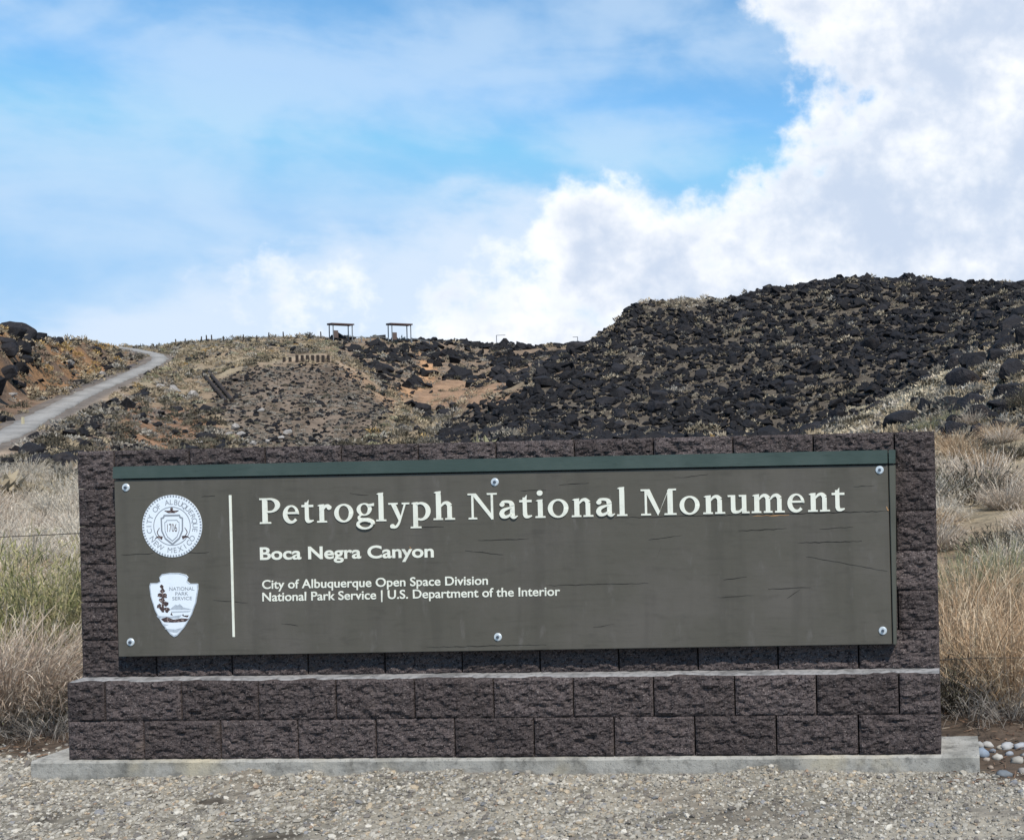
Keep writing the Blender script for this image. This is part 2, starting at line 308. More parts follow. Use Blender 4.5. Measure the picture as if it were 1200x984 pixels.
def smooth(a, n, axis):
    for _ in range(n):
        p = np.concatenate([np.take(a, [0], axis), a, np.take(a, [-1], axis)], axis)
        a = (np.take(p, range(0, p.shape[axis] - 2), axis) + 2 * np.take(p, range(1, p.shape[axis] - 1), axis) + np.take(p, range(2, p.shape[axis]), axis)) / 4
    return a
HT = smooth(smooth(HT, 8, 1), 7, 0)
GX = CAM[0] + np.sin(TAZ)[:, None] * RR[None]; GY = CAM[1] + np.cos(TAZ)[:, None] * RR[None]
amp = np.clip((RR - 45) / 50, 0, 1)[None]
HT += amp * ((fbm(GX * .06, GY * .06, o=3, seed=3) - .5) * 1.8 + (fbm(GX * .35, GY * .35, o=3, seed=5) - .5) * .75)
HT += np.clip((RR - 10) / 20, 0, 1)[None] * (fbm(GX * .5, GY * .5, o=3, seed=9) - .5) * .22
# ground near the sign: gravel apron a touch lower in the middle, soil banked behind
near = np.clip((11 - RR) / 3, 0, 1)[None]
_fx = np.clip(np.minimum(GX + .4, 4.57 - GX) / .5, 0, 1)
HT += near * _fx * np.exp(-np.clip(-.03 - GY, 0, 9) / .10) * (GY < 0) * np.clip(fbm(GX * 3.1, GY * 0, o=3, seed=23) - .34, 0, 1) * .11
HT += near * ((fbm(GX * 2.2, GY * 2.2, o=3, seed=21) - .5) * .035 + .028 * np.clip((GY - .1) / .6, 0, 1) + .022 * np.exp(-((GX - 2.6) / 1.5) ** 2) * np.exp(-((GY + .05) / .25) ** 2))
# road bed
ROADPX = [(-420, 590, 58), (-200, 556, 70), (-90, 538, 80), (0, 512.5, 91), (50, 487, 110), (100, 461.5, 132), (150, 440, 156), (176, 428.5, 173), (187, 421, 184), (181, 415, 194), (163, 411, 205), (150, 408.5, 217), (140, 407, 240), (128, 406, 280)]
rp = np.array([at_r(*p) for p in ROADPX])
def catmull(P, n):
    P = np.asarray(P, float); Q = np.vstack([2 * P[0] - P[1], P, 2 * P[-1] - P[-2]]); out = []
    for i in range(1, len(Q) - 2):
        t = np.linspace(0, 1, n, endpoint=False)[:, None]; a, b, c, d = Q[i - 1], Q[i], Q[i + 1], Q[i + 2]
        out.append(.5 * (2 * b + (c - a) * t + (2 * a - 5 * b + 4 * c - d) * t ** 2 + (3 * b - a - 3 * c + d) * t ** 3))
    return np.vstack(out + [P[-1:]])
ROAD = catmull(rp, 14)
def poly_dist(x, y, line):
    best = np.full(x.shape, 1e9); zz = np.zeros(x.shape)
    for a, b in zip(line[:-1], line[1:]):
        d = b[:2] - a[:2]; t = np.clip(((x - a[0]) * d[0] + (y - a[1]) * d[1]) / max(d @ d, 1e-9), 0, 1)
        dd = np.hypot(x - a[0] - t * d[0], y - a[1] - t * d[1]); q = dd < best
        best = np.where(q, dd, best); zz = np.where(q, a[2] + t * (b[2] - a[2]), zz)
    return best, zz
RW = .86
rm = (RR > 50) & (RR < 320)
cm = TX < 330
sub = np.ix_(cm, rm)
dR, zR = poly_dist(GX[sub], GY[sub], ROAD)
w = np.clip((8.5 - dR) / 5.5, 0, 1); w = w * w * (3 - 2 * w)
HT[sub] = HT[sub] * (1 - w) + (zR - .05 - .25 * np.clip((dR - RW - .4) / 3, 0, 1)) * w
def ground(x, y):
    x = np.asarray(x, float); y = np.asarray(y, float)
    az = np.arctan2(x - CAM[0], y - CAM[1]); r = np.hypot(x - CAM[0], y - CAM[1])
    i = np.clip(np.interp(az, TAZ, np.arange(len(TAZ))), 0, len(TAZ) - 1.001); j = np.clip(np.interp(r, RR, np.arange(len(RR))), 0, len(RR) - 1.001)
    a = i.astype(int); b = j.astype(int); u = i - a; v = j - b
    return HT[a, b] * (1 - u) * (1 - v) + HT[a + 1, b] * u * (1 - v) + HT[a, b + 1] * (1 - u) * v + HT[a + 1, b + 1] * u * v
def sdf(px, py, poly):                    # signed distance to a pixel polygon, + inside
    P = np.array(poly, float); d = np.full(px.shape, 1e9); ins = np.zeros(px.shape, bool)
    for a, b in zip(P, np.roll(P, -1, 0)):
        e = b - a; t = np.clip(((px - a[0]) * e[0] + (py - a[1]) * e[1]) / (e @ e), 0, 1)
        d = np.minimum(d, np.hypot(px - a[0] - t * e[0], py - a[1] - t * e[1]))
        c = (a[1] > py) != (b[1] > py); xi = a[0] + (py - a[1]) / (b[1] - a[1] if b[1] != a[1] else 1e-9) * e[0]
        ins ^= c & (px < xi)
    return np.where(ins, d, -d)
HILL = [(495, 530), (545, 482), (610, 452), (655, 428), (700, 395), (735, 358), (860, 340), (1000, 318), (1260, 322), (1260, 362), (1200, 374), (1170, 400), (1110, 440), (1050, 470), (965, 512), (900, 530)]
CANYON = [(388, 396), (440, 390), (560, 396), (690, 400), (690, 412), (640, 440), (575, 474), (510, 500), (478, 476), (452, 452), (425, 430), (395, 412)]
FAN = [(246, 446), (300, 429), (385, 419), (415, 438), (462, 478), (410, 530), (290, 535), (268, 500), (252, 470)]
BAND = [(386, 414), (408, 422), (440, 445), (478, 472), (462, 484), (425, 452), (395, 428)]
ORANGE = [(492, 412), (505, 430), (520, 448), (560, 447), (590, 452), (618, 455), (590, 472), (540, 478), (500, 482), (488, 470), (500, 450)]
FILL = [(150, 462), (215, 476), (262, 500), (270, 535), (105, 545), (128, 515)]
LEFT = [(-400, 340), (0, 360), (50, 388), (105, 392), (150, 410), (165, 424), (100, 452), (50, 474), (0, 497), (-400, 560)]
CLIFF = [(-300, 340), (0, 360), (24, 370), (46, 384), (52, 402), (34, 418), (36, 446), (0, 455), (-300, 480)]
SPUR = [(950, 515), (1050, 472), (1110, 440), (1170, 400), (1200, 374), (1400, 320), (1400, 530), (1060, 528)]
TAN1 = [(1090, 525), (1400, 520), (1400, 880), (1090, 880)]
SHOULD = [(-100, 535), (0, 495), (50, 472), (100, 448), (150, 428), (172, 419), (160, 430), (100, 458), (50, 480), (0, 503), (-100, 545)]
BANK = [(-300, 575), (0, 527), (60, 500), (110, 478), (150, 470), (130, 512), (100, 545), (60, 558), (0, 566), (-300, 600)]
FLAT = [(-400, 590), (0, 566), (95, 560), (130, 600), (130, 700), (-400, 700)]
VX, VY = GX.ravel(), GY.ravel(); VZ = HT.ravel()
PXv, PYv, PDv = project(np.stack([VX, VY, VZ], 1))
def ss(a, b, x): t = np.clip((x - a) / (b - a), 0, 1); return t * t * (3 - 2 * t)
wob = (fbm(VX * .25, VY * .25, o=4, seed=31) - .5) * 34
far = ss(40, 60, np.hypot(VX - CAM[0], VY - CAM[1]))
def zone(poly, s=5, wb=1.0): return ss(-s, s, sdf(PXv, PYv, poly) + wob * wb) * far
def layc(c, m, new, n=None):
    new = np.array(new)[None] * (1 if n is None else n[:, None]); return c * (1 - m[:, None]) + new * m[:, None]
nA = .75 + .5 * fbm(VX * .5, VY * .5, o=4, seed=41); nB = fbm(VX * .12, VY * .12, o=4, seed=43)
C = np.tile(np.array([.255, .190, .128]), (len(VX), 1)) * nA[:, None]
C = layc(C, ss(.45, .62, nB), (.30, .245, .165), nA)                        # straw-coloured thatch
C = layc(C, zone(LEFT), (.175, .118, .082), nA); C = layc(C, zone(LEFT) * ss(.5, .6, nB), (.29, .165, .085), nA)
C = layc(C, zone(FLAT, 10), (.36, .30, .215), nA)
C = layc(C, zone(FILL), (.25, .150, .092), nA); C = layc(C, zone(FILL) * ss(.5, .62, fbm(VX * .3, VY * .3, o=4, seed=47)), (.15, .12, .10), nA)
C = layc(C, zone(BANK, 6, .5), (.165, .122, .090), nA)
C = layc(C, zone(HILL, 3, .3), (.098, .082, .065), nA)
C = layc(C, zone(CANYON), (.215, .158, .112), nA)
C = layc(C, zone([(425, 470), (478, 470), (520, 480), (555, 470), (530, 492), (495, 530), (400, 530)], 5, .4), (.225, .175, .118), nA)
C = layc(C, zone(ORANGE, 6, .9), (.30, .192, .122), nA)
streak = fbm((VX * .9 + VY * .35) * .9, VY * .12 + VX * .1, o=3, seed=51)
C = layc(C, zone(FAN, 9, .9) * .9, (.150, .116, .090), .5 + 1.0 * streak)
C = layc(C, zone(BAND, 6, .6) * .85, (.31, .205, .13), nA)
C = layc(C, zone(SPUR, 6, .4), (.25, .185, .122), nA); C = layc(C, zone(SPUR, 6, .6) * ss(.55, .62, nB), (.36, .235, .14), nA)
C = layc(C, zone(SHOULD, 2, .05), (.085, .078, .078), nA)
TRAIL2 = [(-60, 556, 74), (0, 531, 84), (60, 502, 104), (110, 477, 126), (150, 454, 149), (172, 441, 164)]
TRAILPX = [(232, 446, 162), (262, 434, 158), (300, 424, 151), (345, 418, 153), (382, 415, 156), (404, 424, 152), (440, 450, 148), (468, 474, 145)]
for line, wd, cc in (([at_r(*p) for p in TRAIL2], .7, (.36, .275, .20)), ([at_r(*p) for p in TRAILPX], .55, (.33, .25, .175)), ([at_r(*p) for p in [(470, 462, 165), (500, 440, 190), (498, 418, 215)]], 1.0, (.42, .25, .14))):
    dT, _ = poly_dist(VX, VY, catmull(line, 5)); C = layc(C, ss(wd + .8, wd - .4, dT + wob * .02), cc, nA)
m_, _ = poly_dist(VX, VY, ROAD); C = layc(C, ss(RW + 1.6, RW + .5, m_) * far, (.165, .140, .120), nA)
WR = 4.62
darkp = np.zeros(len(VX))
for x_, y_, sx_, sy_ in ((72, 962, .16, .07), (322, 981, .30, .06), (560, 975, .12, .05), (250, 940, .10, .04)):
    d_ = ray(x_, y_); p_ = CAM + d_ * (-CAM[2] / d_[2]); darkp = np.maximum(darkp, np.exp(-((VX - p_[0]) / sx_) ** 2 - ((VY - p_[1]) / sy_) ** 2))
# foreground: pale crushed gravel apron, brown soil and bark behind and to the right of the sign
nearm = 1 - ss(9, 12, np.hypot(VX - CAM[0], VY - CAM[1]))
edge = VY + (fbm(VX * 2.5, VY * 2.5, o=3, seed=61) - .5) * .5
gravel = np.where(VX < WR, ss(.55, .35, edge), ss(-.10, -.24, edge - .5 * np.clip(WR + .35 - VX, 0, 1)))
gr = .8 + .4 * fbm(VX * 9, VY * 9, o=3, seed=63)
C = layc(C, nearm * (1 - gravel), (.088, .066, .050), gr)
C = layc(C, nearm * gravel, (.27, .245, .20), gr)
patch = ss(.62, .74, fbm(VX * 1.9 + 3, VY * 3.2, o=3, seed=66))
C = layc(C, nearm * gravel * patch * .7, (.20, .175, .145), gr)
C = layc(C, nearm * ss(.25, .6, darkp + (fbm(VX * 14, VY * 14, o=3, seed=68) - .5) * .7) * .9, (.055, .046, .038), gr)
nc, nr = HT.shape
idx = np.arange(nc * nr).reshape(nc, nr)
FQ = np.stack([idx[:-1, :-1], idx[1:, :-1], idx[1:, 1:], idx[:-1, 1:]], -1).reshape(-1, 4)
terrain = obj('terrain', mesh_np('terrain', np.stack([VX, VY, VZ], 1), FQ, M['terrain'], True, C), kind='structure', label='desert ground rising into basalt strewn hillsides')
# the ground behind the photographer, closing the sheet to the horizon
g2 = []
a0, a1 = TAZ[-1], TAZ[0] + 2 * math.pi
ang = np.linspace(a0, a1, 40); r2 = np.array([.3, 2, 7.5, 12, 25, 60, 130, 260, 420, 4000.])
zz = np.zeros((40, len(r2)))
for i, t in enumerate(np.linspace(0, 1, 40)):
    e0, e1 = np.interp(r2, RR, HT[-1]), np.interp(r2, RR, HT[0]); f_ = 0.5 - .5 * math.cos(math.pi * t); zz[i] = (e0 * (1 - f_) + e1 * f_) * (1 - math.sin(math.pi * t) ** .5)
gV = np.stack([CAM[0] + np.sin(ang)[:, None] * r2, CAM[1] + np.cos(ang)[:, None] * r2, zz], -1).reshape(-1, 3)
gi = np.arange(40 * len(r2)).reshape(40, -1)
obj('ground', mesh_np('ground', gV, np.stack([gi[:-1, :-1], gi[1:, :-1], gi[1:, 1:], gi[:-1, 1:]], -1).reshape(-1, 4), M['terrain'], True, np.tile([.33, .30, .25], (len(gV), 1))), kind='structure', label='gravel ground behind the viewpoint')
# road ribbon with a kerbless gravel edge
t_ = np.gradient(ROAD[:, :2], axis=0); t_ /= np.linalg.norm(t_, axis=1)[:, None]; nrm = np.stack([-t_[:, 1], t_[:, 0]], 1)
rows = []
for s, dz in ((-1, -.12), (-.96, .03), (0, .06), (.96, .03), (1, -.12)):
    rows.append(np.stack([ROAD[:, 0] + nrm[:, 0] * RW * s, ROAD[:, 1] + nrm[:, 1] * RW * s, ROAD[:, 2] + .04 + dz], 1))
rv = np.stack(rows, 1); _n = np.random.default_rng(5).normal(0, .09, (len(ROAD), 2)); rv[:, :2, :2] += (nrm * _n[:, :1])[:, None]; rv[:, 3:, :2] += (nrm * _n[:, 1:])[:, None]; ri = np.arange(rv.shape[0] * 5).reshape(-1, 5)
obj('road', mesh_np('road', rv.reshape(-1, 3), np.stack([ri[:-1, :-1], ri[1:, :-1], ri[1:, 1:], ri[:-1, 1:]], -1).reshape(-1, 4), M['asphalt'], True), kind='structure', label='narrow paved road climbing the left hillside')

# ------------------------------------------------------------------ sign wall of split-face blocks
B, H, S = .4064, .2032 * .29151 / .3, .109
WB, DB, DU = 11 * B, .305, .20
footing_x0, footing_x1 = -.188, WB + .182
def make_footing():
    nx, nz = 150, 6
    xs = np.linspace(footing_x0, footing_x1, nx); V = []; Fq = []
    prof = [(-.016, -.06), (-.018, .0), (-.018, ZS - .012), (-.012, ZS - .003), (-.004, ZS), (.15, ZS), (.335, ZS), (.345, ZS - .006), (.345, -.06)]
    for x in xs:
        for q, (y, z) in enumerate(prof):
            j = (float(fbm(np.array([x * 14.]), np.array([y * 9. + z * 20]), o=3, seed=71)[0]) - .5)
            V.append((x, y + j * .010, z + (j * .006 if z > .02 else 0)))
    n = len(prof)
    for i in range(nx - 1):
        for q in range(n - 1): Fq.append((i * n + q, (i + 1) * n + q, (i + 1) * n + q + 1, i * n + q + 1))
    me = bpy.data.meshes.new('concrete_footing'); me.from_pydata(V, [], Fq + [tuple(range(n)), tuple(range((nx - 1) * n + n - 1, (nx - 1) * n - 1, -1))])
    me.materials.append(M['concrete']); me.update()
    return obj('concrete_footing', me, label='low pale concrete footing under the dark block wall', category='footing')
make_footing()
wall = thing('sign_wall', 'dark brown split-face block wall behind the park sign panel', 'wall', (0, 0, ZS))
def block_mesh(x0, x1, yf, depth, z0, z1, rough_face=True, seed=0):
    gx, gz = .0042, .0016
    x0 += gx; x1 -= gx; z0 += gz; z1 -= gz
    nx, nz = (max(int((x1 - x0) / .0108), 6), 19) if rough_face else (1, 1)
    xs = np.linspace(x0, x1, nx + 1); zs = np.linspace(z0, z1, nz + 1)
    XX, ZZ = np.meshgrid(xs, zs, indexing='ij')
    n1 = fbm(XX * 26 + seed * 3.7, ZZ * 44 + seed, o=4, seed=80, g=.58)
    n2 = np.abs(fbm(XX * 12 + seed * 1.3, ZZ * 17 + seed * 2, o=3, seed=85) - .5) * 2
    d = (n1 - .5) * .034 + (.25 - n2) * .016
    e = np.minimum(np.minimum(XX - x0, x1 - XX), np.minimum(ZZ - z0, z1 - ZZ))
    k = np.clip(e / .016, 0, 1) ** .6
    YY = yf - (d * .85 + .004) * k + .003 * (1 - k) if rough_face else np.full_like(XX, yf)
    V = np.stack([XX, YY, ZZ], -1).reshape(-1, 3).tolist(); g = np.arange((nx + 1) * (nz + 1)).reshape(nx + 1, nz + 1)
    Fq = [tuple(int(i) for i in q) for q in np.stack([g[:-1, :-1], g[1:, :-1], g[1:, 1:], g[:-1, 1:]], -1).reshape(-1, 4)]
    per = [int(i) for i in list(g[:, 0]) + list(g[-1, 1:]) + list(g[-2::-1, -1]) + list(g[0, -2:0:-1])]
    b0 = len(V)
    for p in per: V.append([V[p][0], yf + depth, V[p][2]])
    m = len(per)
    for i in range(m): Fq.append((per[(i + 1) % m], per[i], b0 + i, b0 + (i + 1) % m))
    Fq.append(tuple(range(b0 + m - 1, b0 - 1, -1)))
    me = bpy.data.meshes.new('block'); me.from_pydata(V, [], Fq); me.materials.append(M['block']); me.update()
    return me
def course(k, yf, depth, half, rough=True):
    edges = [0] + [(i + .5) * B for i in range(11)] + [WB] if half else [i * B for i in range(12)]
    for i, (a, b) in enumerate(zip(edges, edges[1:])):
        r = rough or i < 1 or i > len(edges) - 4
        ja = random.uniform(-.0022, .0022)
        obj('block', block_mesh(a, b, yf + ja, depth, k * H, (k + 1) * H, r, k * 31 + i * 7.3), wall)
course(0, 0, DB, False); course(1, 0, DB, True)
for k in range(2, 8): course(k, S, DU, k % 2 == 1, k in (2, 7))
box('mortar_core', M['mortar'], .02, WB - .02, .03, DB - .03, .004, 2 * H - .006, parent=wall)
box('mortar_core', M['mortar'], .02, WB - .02, S + .03, S + DU - .03, 2 * H + .002, 8 * H - .012, parent=wall)
def ledge():  # thin uneven strip on the ledge top, paler grey than the blocks
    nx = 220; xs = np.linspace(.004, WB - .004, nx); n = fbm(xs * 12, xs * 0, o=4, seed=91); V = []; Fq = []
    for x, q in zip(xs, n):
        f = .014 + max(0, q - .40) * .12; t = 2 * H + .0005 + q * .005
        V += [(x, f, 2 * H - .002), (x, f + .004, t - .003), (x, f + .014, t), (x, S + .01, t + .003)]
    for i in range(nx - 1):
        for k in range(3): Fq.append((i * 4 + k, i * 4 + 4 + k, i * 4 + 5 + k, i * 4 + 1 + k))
    me = bpy.data.meshes.new('ledge_strip'); me.from_pydata(V, [], Fq + [(0, 1, 2, 3), (nx * 4 - 1, nx * 4 - 2, nx * 4 - 3, nx * 4 - 4)]); me.materials.append(M['cap']); me.update()
    obj('ledge_strip', me, wall, label='pale strip along the ledge')
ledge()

# ------------------------------------------------------------------ sign panel
YP = S - .062                                   # front plane of the painted board
tl, tr, bl, br = [at_Y(x, y, YP) for x, y in ((133.5, 562.5), (1049.2, 544.5), (138.8, 769.5), (1050.6, 754.6))]
htl, htr = at_Y(133.5, 546.8, YP), at_Y(1049, 527, YP)
sign = thing('sign_panel', 'large grey-brown painted park sign board with cream lettering and green top strip', 'sign', (float((bl[0] + br[0]) / 2), YP, float(bl[2])))
SO = np.array(sign.location)
def slab_quad(name, mat, c4, y0, y1, parent=sign, bev=.003, **k):   # c4: four x,z corners counter-clockwise seen from the front
    bm = bmesh.new(); f = [bm.verts.new((c[0] - SO[0], y0 - SO[1], c[1] - SO[2])) for c in c4]; g = [bm.verts.new((c[0] - SO[0], y1 - SO[1], c[1] - SO[2])) for c in c4]
    bm.faces.new(f); bm.faces.new(g[::-1])
    for i in range(4): bm.faces.new((f[(i + 1) % 4], f[i], g[i], g[(i + 1) % 4]))
    bmesh.ops.recalc_face_normals(bm, faces=bm.faces[:])
    if bev: bmesh.ops.bevel(bm, geom=bm.edges[:], offset=bev, segments=2, affect='EDGES')
    return obj(name, bm_mesh(name, bm, mat), parent, **k)
XR = at_Y(1042.6, 640, YP)[0]; XR2 = at_Y(1043.6, 640, YP)[0]
XL = at_Y(138.6, 560, YP)[0]
def zi(x, a, b): return a[2] + (b[2] - a[2]) * (x - a[0]) / (b[0] - a[0])
BK = S - .012
board = slab_quad('board', M['board'], [(bl[0], bl[2]), (XR, zi(XR, bl, br)), (XR, zi(XR, tl, tr)), (tl[0], tl[2])], YP, BK)
slab_quad('side_trim', M['trim'], [(XR2 + .001, zi(XR2, bl, br) - .002), (br[0], br[2] - .002), (tr[0], tr[2]), (XR2 + .001, zi(XR2, tl, tr))], YP - .003, BK, label='weathered strip closing the right edge of the board')
slab_quad('top_strip', M['green'], [(tl[0] - .002, tl[2] + .006), (XR, zi(XR, tl, tr) + .006), (XR, zi(XR, htl, htr)), (htl[0], htl[2])], YP - .010, BK, label='dark green strip along the top of the board')
slab_quad('top_strip', M['green'], [(XR2 + .001, zi(XR2, tl, tr) + .006), (tr[0], tr[2] + .006), (htr[0], htr[2]), (XR2 + .001, zi(XR2, htl, htr))], YP - .008, BK, bev=.002)
def pnl(x, y):                                   # photo pixel -> (x, z) on the board face, relative to the sign's base
    p = at_Y(x, y, YP); return p[0] - SO[0], p[2] - SO[2]

# --- serif lettering, drawn as strokes: unit = cap height, baseline 0
XH = .70
def arc(cx, cy, rx, ry, ix, iy, a0, a1, ox=0, oy=0, n=26):
    out = []
    for k in range(n + 1):
        a = math.radians(a0 + (a1 - a0) * k / n)
        out.append(((cx + rx * math.cos(a), cy + ry * math.sin(a)), (cx + ox + ix * math.cos(a), cy + oy + iy * math.sin(a))))
    return [[out[i][0], out[i + 1][0], out[i + 1][1], out[i][1]] for i in range(n)]
def rect(x0, y0, x1, y1): return [[(x0, y0), (x1, y0), (x1, y1), (x0, y1)]]
def quad(*p): return [list(p)]
def serif(x0, x1, y, up=True, s0=.0, s1=.0):     # bracketed slab serif on the baseline (up) or hanging
    t = .065 if up else -.065
    return quad((x0, y), (x1, y), (x1 - .01, y + t), (x0 + .01, y + t))
def stroke(pts, wid, n=7):
    P_ = catmull(np.array([(p[0], p[1], 0) for p in pts]), n)[:, :2]; W = np.interp(np.linspace(0, 1, len(P_)), np.linspace(0, 1, len(wid)), wid)
    T = np.gradient(P_, axis=0); T /= np.linalg.norm(T, axis=1)[:, None] + 1e-9; Nn = np.stack([-T[:, 1], T[:, 0]], 1)
    a = P_ + Nn * W[:, None] / 2; b = P_ - Nn * W[:, None] / 2
    return [[tuple(a[i]), tuple(a[i + 1]), tuple(b[i + 1]), tuple(b[i])] for i in range(len(P_) - 1)]
def disc(cx, cy, r, n=18): return [[(cx + r * math.cos(2 * math.pi * k / n), cy + r * math.sin(2 * math.pi * k / n)) for k in range(n)]]
SW = .172
def flag(x, y): return quad((x, y), (x + SW, y + .015), (x + SW, y - .12), (x + .02, y - .075), (x - .075, y - .045))
def n_arch(x): return stroke([(x + SW - .02, XH - .20), (x + SW + .10, XH - .06), (x + SW + .22, XH - .045), (x + SW + .315, XH - .16)], [.05, .10, .13, SW])
GL = {
 'P': rect(.10, 0, .28, 1) + serif(0, .40, 0) + serif(0, .30, 1, False) + arc(.36, .715, .36, .285, .19, .215, -90, 90) + rect(.26, .93, .38, 1.0) + rect(.26, .43, .38, .50),
 'e': arc(.34, .345, .34, .36, .185, .27, 22, 318, .03, .02) + rect(.14, .36, .64, .435) + arc(.34, .345, .34, .36, .185, .27, 0, 24, .03, .02) + [] ,
 't': rect(.13, .16, .285, .80) + rect(0, XH - .085, .47, XH) + quad((.285, .90), (.285, .68), (.05, .66), (.18, .76)) + stroke([(.207, .18), (.24, .075), (.34, .055), (.47, .09)], [SW, .14, .11, .05]),
 'r': rect(.10, 0, .10 + SW, XH - .03) + serif(0, .38, 0) + flag(.10, XH) + stroke([(.235, XH - .22), (.31, XH - .085), (.40, XH - .06), (.48, XH - .09)], [.05, .11, .14, .12]) + disc(.475, XH - .125, .085),
 'o': arc(.37, .35, .37, .36, .205, .29, 0, 360, n=44),
 'g': arc(.30, .475, .29, .245, .145, .19, 0, 360, n=34) + quad((.45, .60), (.50, .68), (.68, .715), (.68, .60)) + stroke([(.19, .27), (.10, .19), (.13, .10), (.27, .075), (.45, .07), (.58, .02)], [.06, .09, .12, .13, .13, .12]) + arc(.33, -.10, .33, .20, .215, .115, 35, 395 - 40, 0, -.01, n=40) + stroke([(.57, .03), (.63, -.04), (.645, -.11)], [.13, .13, .12]),
 'l': rect(.10, 0, .10 + SW, 1.06) + serif(0, .37, 0) + flag(.10, 1.10),
 'y': quad((.06, XH - .02), (.24, XH - .02), (.47, .10), (.385, -.04)) + quad((.66, XH - .02), (.585, XH - .02), (.385, .0), (.42, -.07)) + serif(-.03, .34, XH, False) + serif(.49, .79, XH, False) + stroke([(.42, .05), (.36, -.10), (.27, -.22), (.15, -.25)], [.075, .09, .10, .10]) + disc(.115, -.205, .085),
 'p': rect(.11, -.27, .11 + SW, XH - .03) + serif(.0, .41, -.30) + flag(.11, XH) + arc(.40, .35, .36, .36, .205, .275, -112, 118, -.02, 0, n=32),
 'h': rect(.10, 0, .10 + SW, 1.06) + serif(.0, .34, 0) + flag(.10, 1.10) + n_arch(.10) + rect(.495, 0, .65, XH - .16) + serif(.41, .76, 0),
 'N': quad((.10, 1), (.26, 1), (.86, .08), (.80, -.03)) + rect(.11, .04, .18, .95) + rect(.775, -.02, .85, .97) + serif(0, .30, 0) + serif(-.02, .22, 1, False) + serif(.64, .99, 1, False),
 'a': rect(.385, .09, .54, XH - .20) + stroke([(.07, XH - .15), (.15, XH - .055), (.30, XH - .045), (.42, XH - .09), (.463, XH - .21)], [.07, .10, .10, .13, SW]) + disc(.115, XH - .155, .085) + stroke([(.44, .43), (.28, .38), (.15, .31), (.10, .19), (.15, .085), (.26, .07), (.36, .12), (.43, .2)], [.06, .10, .14, .16, .14, .11, .09, .05]) + stroke([(.463, .12), (.50, .05), (.56, .04), (.64, .09)], [SW, .12, .09, .04]),
 'i': rect(.10, 0, .10 + SW, XH - .03) + serif(0, .37, 0) + flag(.10, XH) + disc(.175, .955, .105),
 'n': rect(.10, 0, .10 + SW, XH - .03) + serif(0, .34, 0) + flag(.10, XH) + n_arch(.10) + rect(.495, 0, .65, XH - .16) + serif(.41, .76, 0),
 'u': rect(.10, .18, .255, XH) + serif(-.01, .2, XH, False) + stroke([(.177, .19), (.20, .08), (.31, .055), (.42, .09), (.50, .18)], [SW, .14, .11, .09, .05]) + rect(.485, .0, .64, XH) + serif(.38, .5, XH, False) + serif(.5, .75, 0),
 'm': rect(.10, 0, .10 + SW, XH - .03) + serif(0, .34, 0) + flag(.10, XH) + n_arch(.10) + rect(.495, 0, .65, XH - .16) + serif(.42, .73, 0) + n_arch(.495) + rect(.89, 0, 1.045, XH - .16) + serif(.81, 1.15, 0),
 'M': rect(.13, .04, .20, .96) + quad((.12, 1), (.29, 1), (.62, .14), (.555, -.02)) + quad((.60, .10), (.555, -.02), (.90, .97), (.93, 1.0)) + rect(.87, 0, 1.04, .96) + serif(0, .33, 0) + serif(.0, .25, 1, False) + serif(.90, 1.16, 1, False) + serif(.76, 1.16, 0),
}
YL = [-.0022]
def letter_mesh(ch, xa, xb, base, cap, name='letter'):
    """ch drawn between panel x xa..xb; base(x) gives the baseline, cap the cap height; raised 2 mm and more off the board"""
    polys = GL[ch]; allx = [p[0] for q in polys for p in q]; lo, hi = min(allx), max(allx); V = []; Fq = []
    for k, q in enumerate(polys):
        if sum(a[0] * b[1] - b[0] * a[1] for a, b in zip(q, q[1:] + q[:1])) < 0: q = q[::-1]
        yy = -.0030 - .00006 * k; n = len(q); b0 = len(V)
        P2 = [(xa + (p[0] - lo) / (hi - lo) * (xb - xa), p[1]) for p in q]
        P2 = [(x, base(x) + y * cap) for x, y in P2]
        V += [(x, yy, z) for x, z in P2] + [(x, .0002, z) for x, z in P2]
        Fq.append(tuple(range(b0, b0 + n)))
        Fq += [(b0 + (i + 1) % n, b0 + i, b0 + n + i, b0 + n + (i + 1) % n) for i in range(n)]
    return V, Fq
def px_letters(word, x0, sc_, spans, bl0, bl1):
    """spans in zoom pixels; bl0, bl1 photo points on the baseline"""
    A, Bq = pnl(*bl0), pnl(*bl1); base = lambda x: A[1] + (Bq[1] - A[1]) * (x - A[0]) / (Bq[0] - A[0])
    cap = pnl(310, 583.7)[1] - pnl(310, 613.6)[1]
    for ch, (a, b) in zip(word, spans):
        v, f = letter_mesh(ch, pnl(x0 + a / sc_, 600)[0], pnl(x0 + b / sc_, 600)[0], base, cap)
        me = bpy.data.meshes.new('letter'); me.from_pydata(v, [], f); me.materials.append(M['letter']); me.update()
        obj('letter', me, board)
px_letters('Petroglyph', 300, 4.615, [(20, 132), (147, 233), (248, 312), (330, 410), (425, 527), (545, 643), (650, 705), (717, 832), (835, 945), (960, 1077)], (306, 613.6), (532, 608.6))
px_letters('National', 540, 5.0, [(42, 215), (228, 335), (345, 418), (437, 497), (512, 632), (650, 778), (795, 905), (915, 977)], (550, 608.4), (735, 604.2))
px_letters('Monument', 740, 4.615, [(52, 245), (262, 370), (388, 508), (522, 640), (650, 830), (845, 937), (955, 1075), (1085, 1155)], (752, 603.8), (988, 598.6))

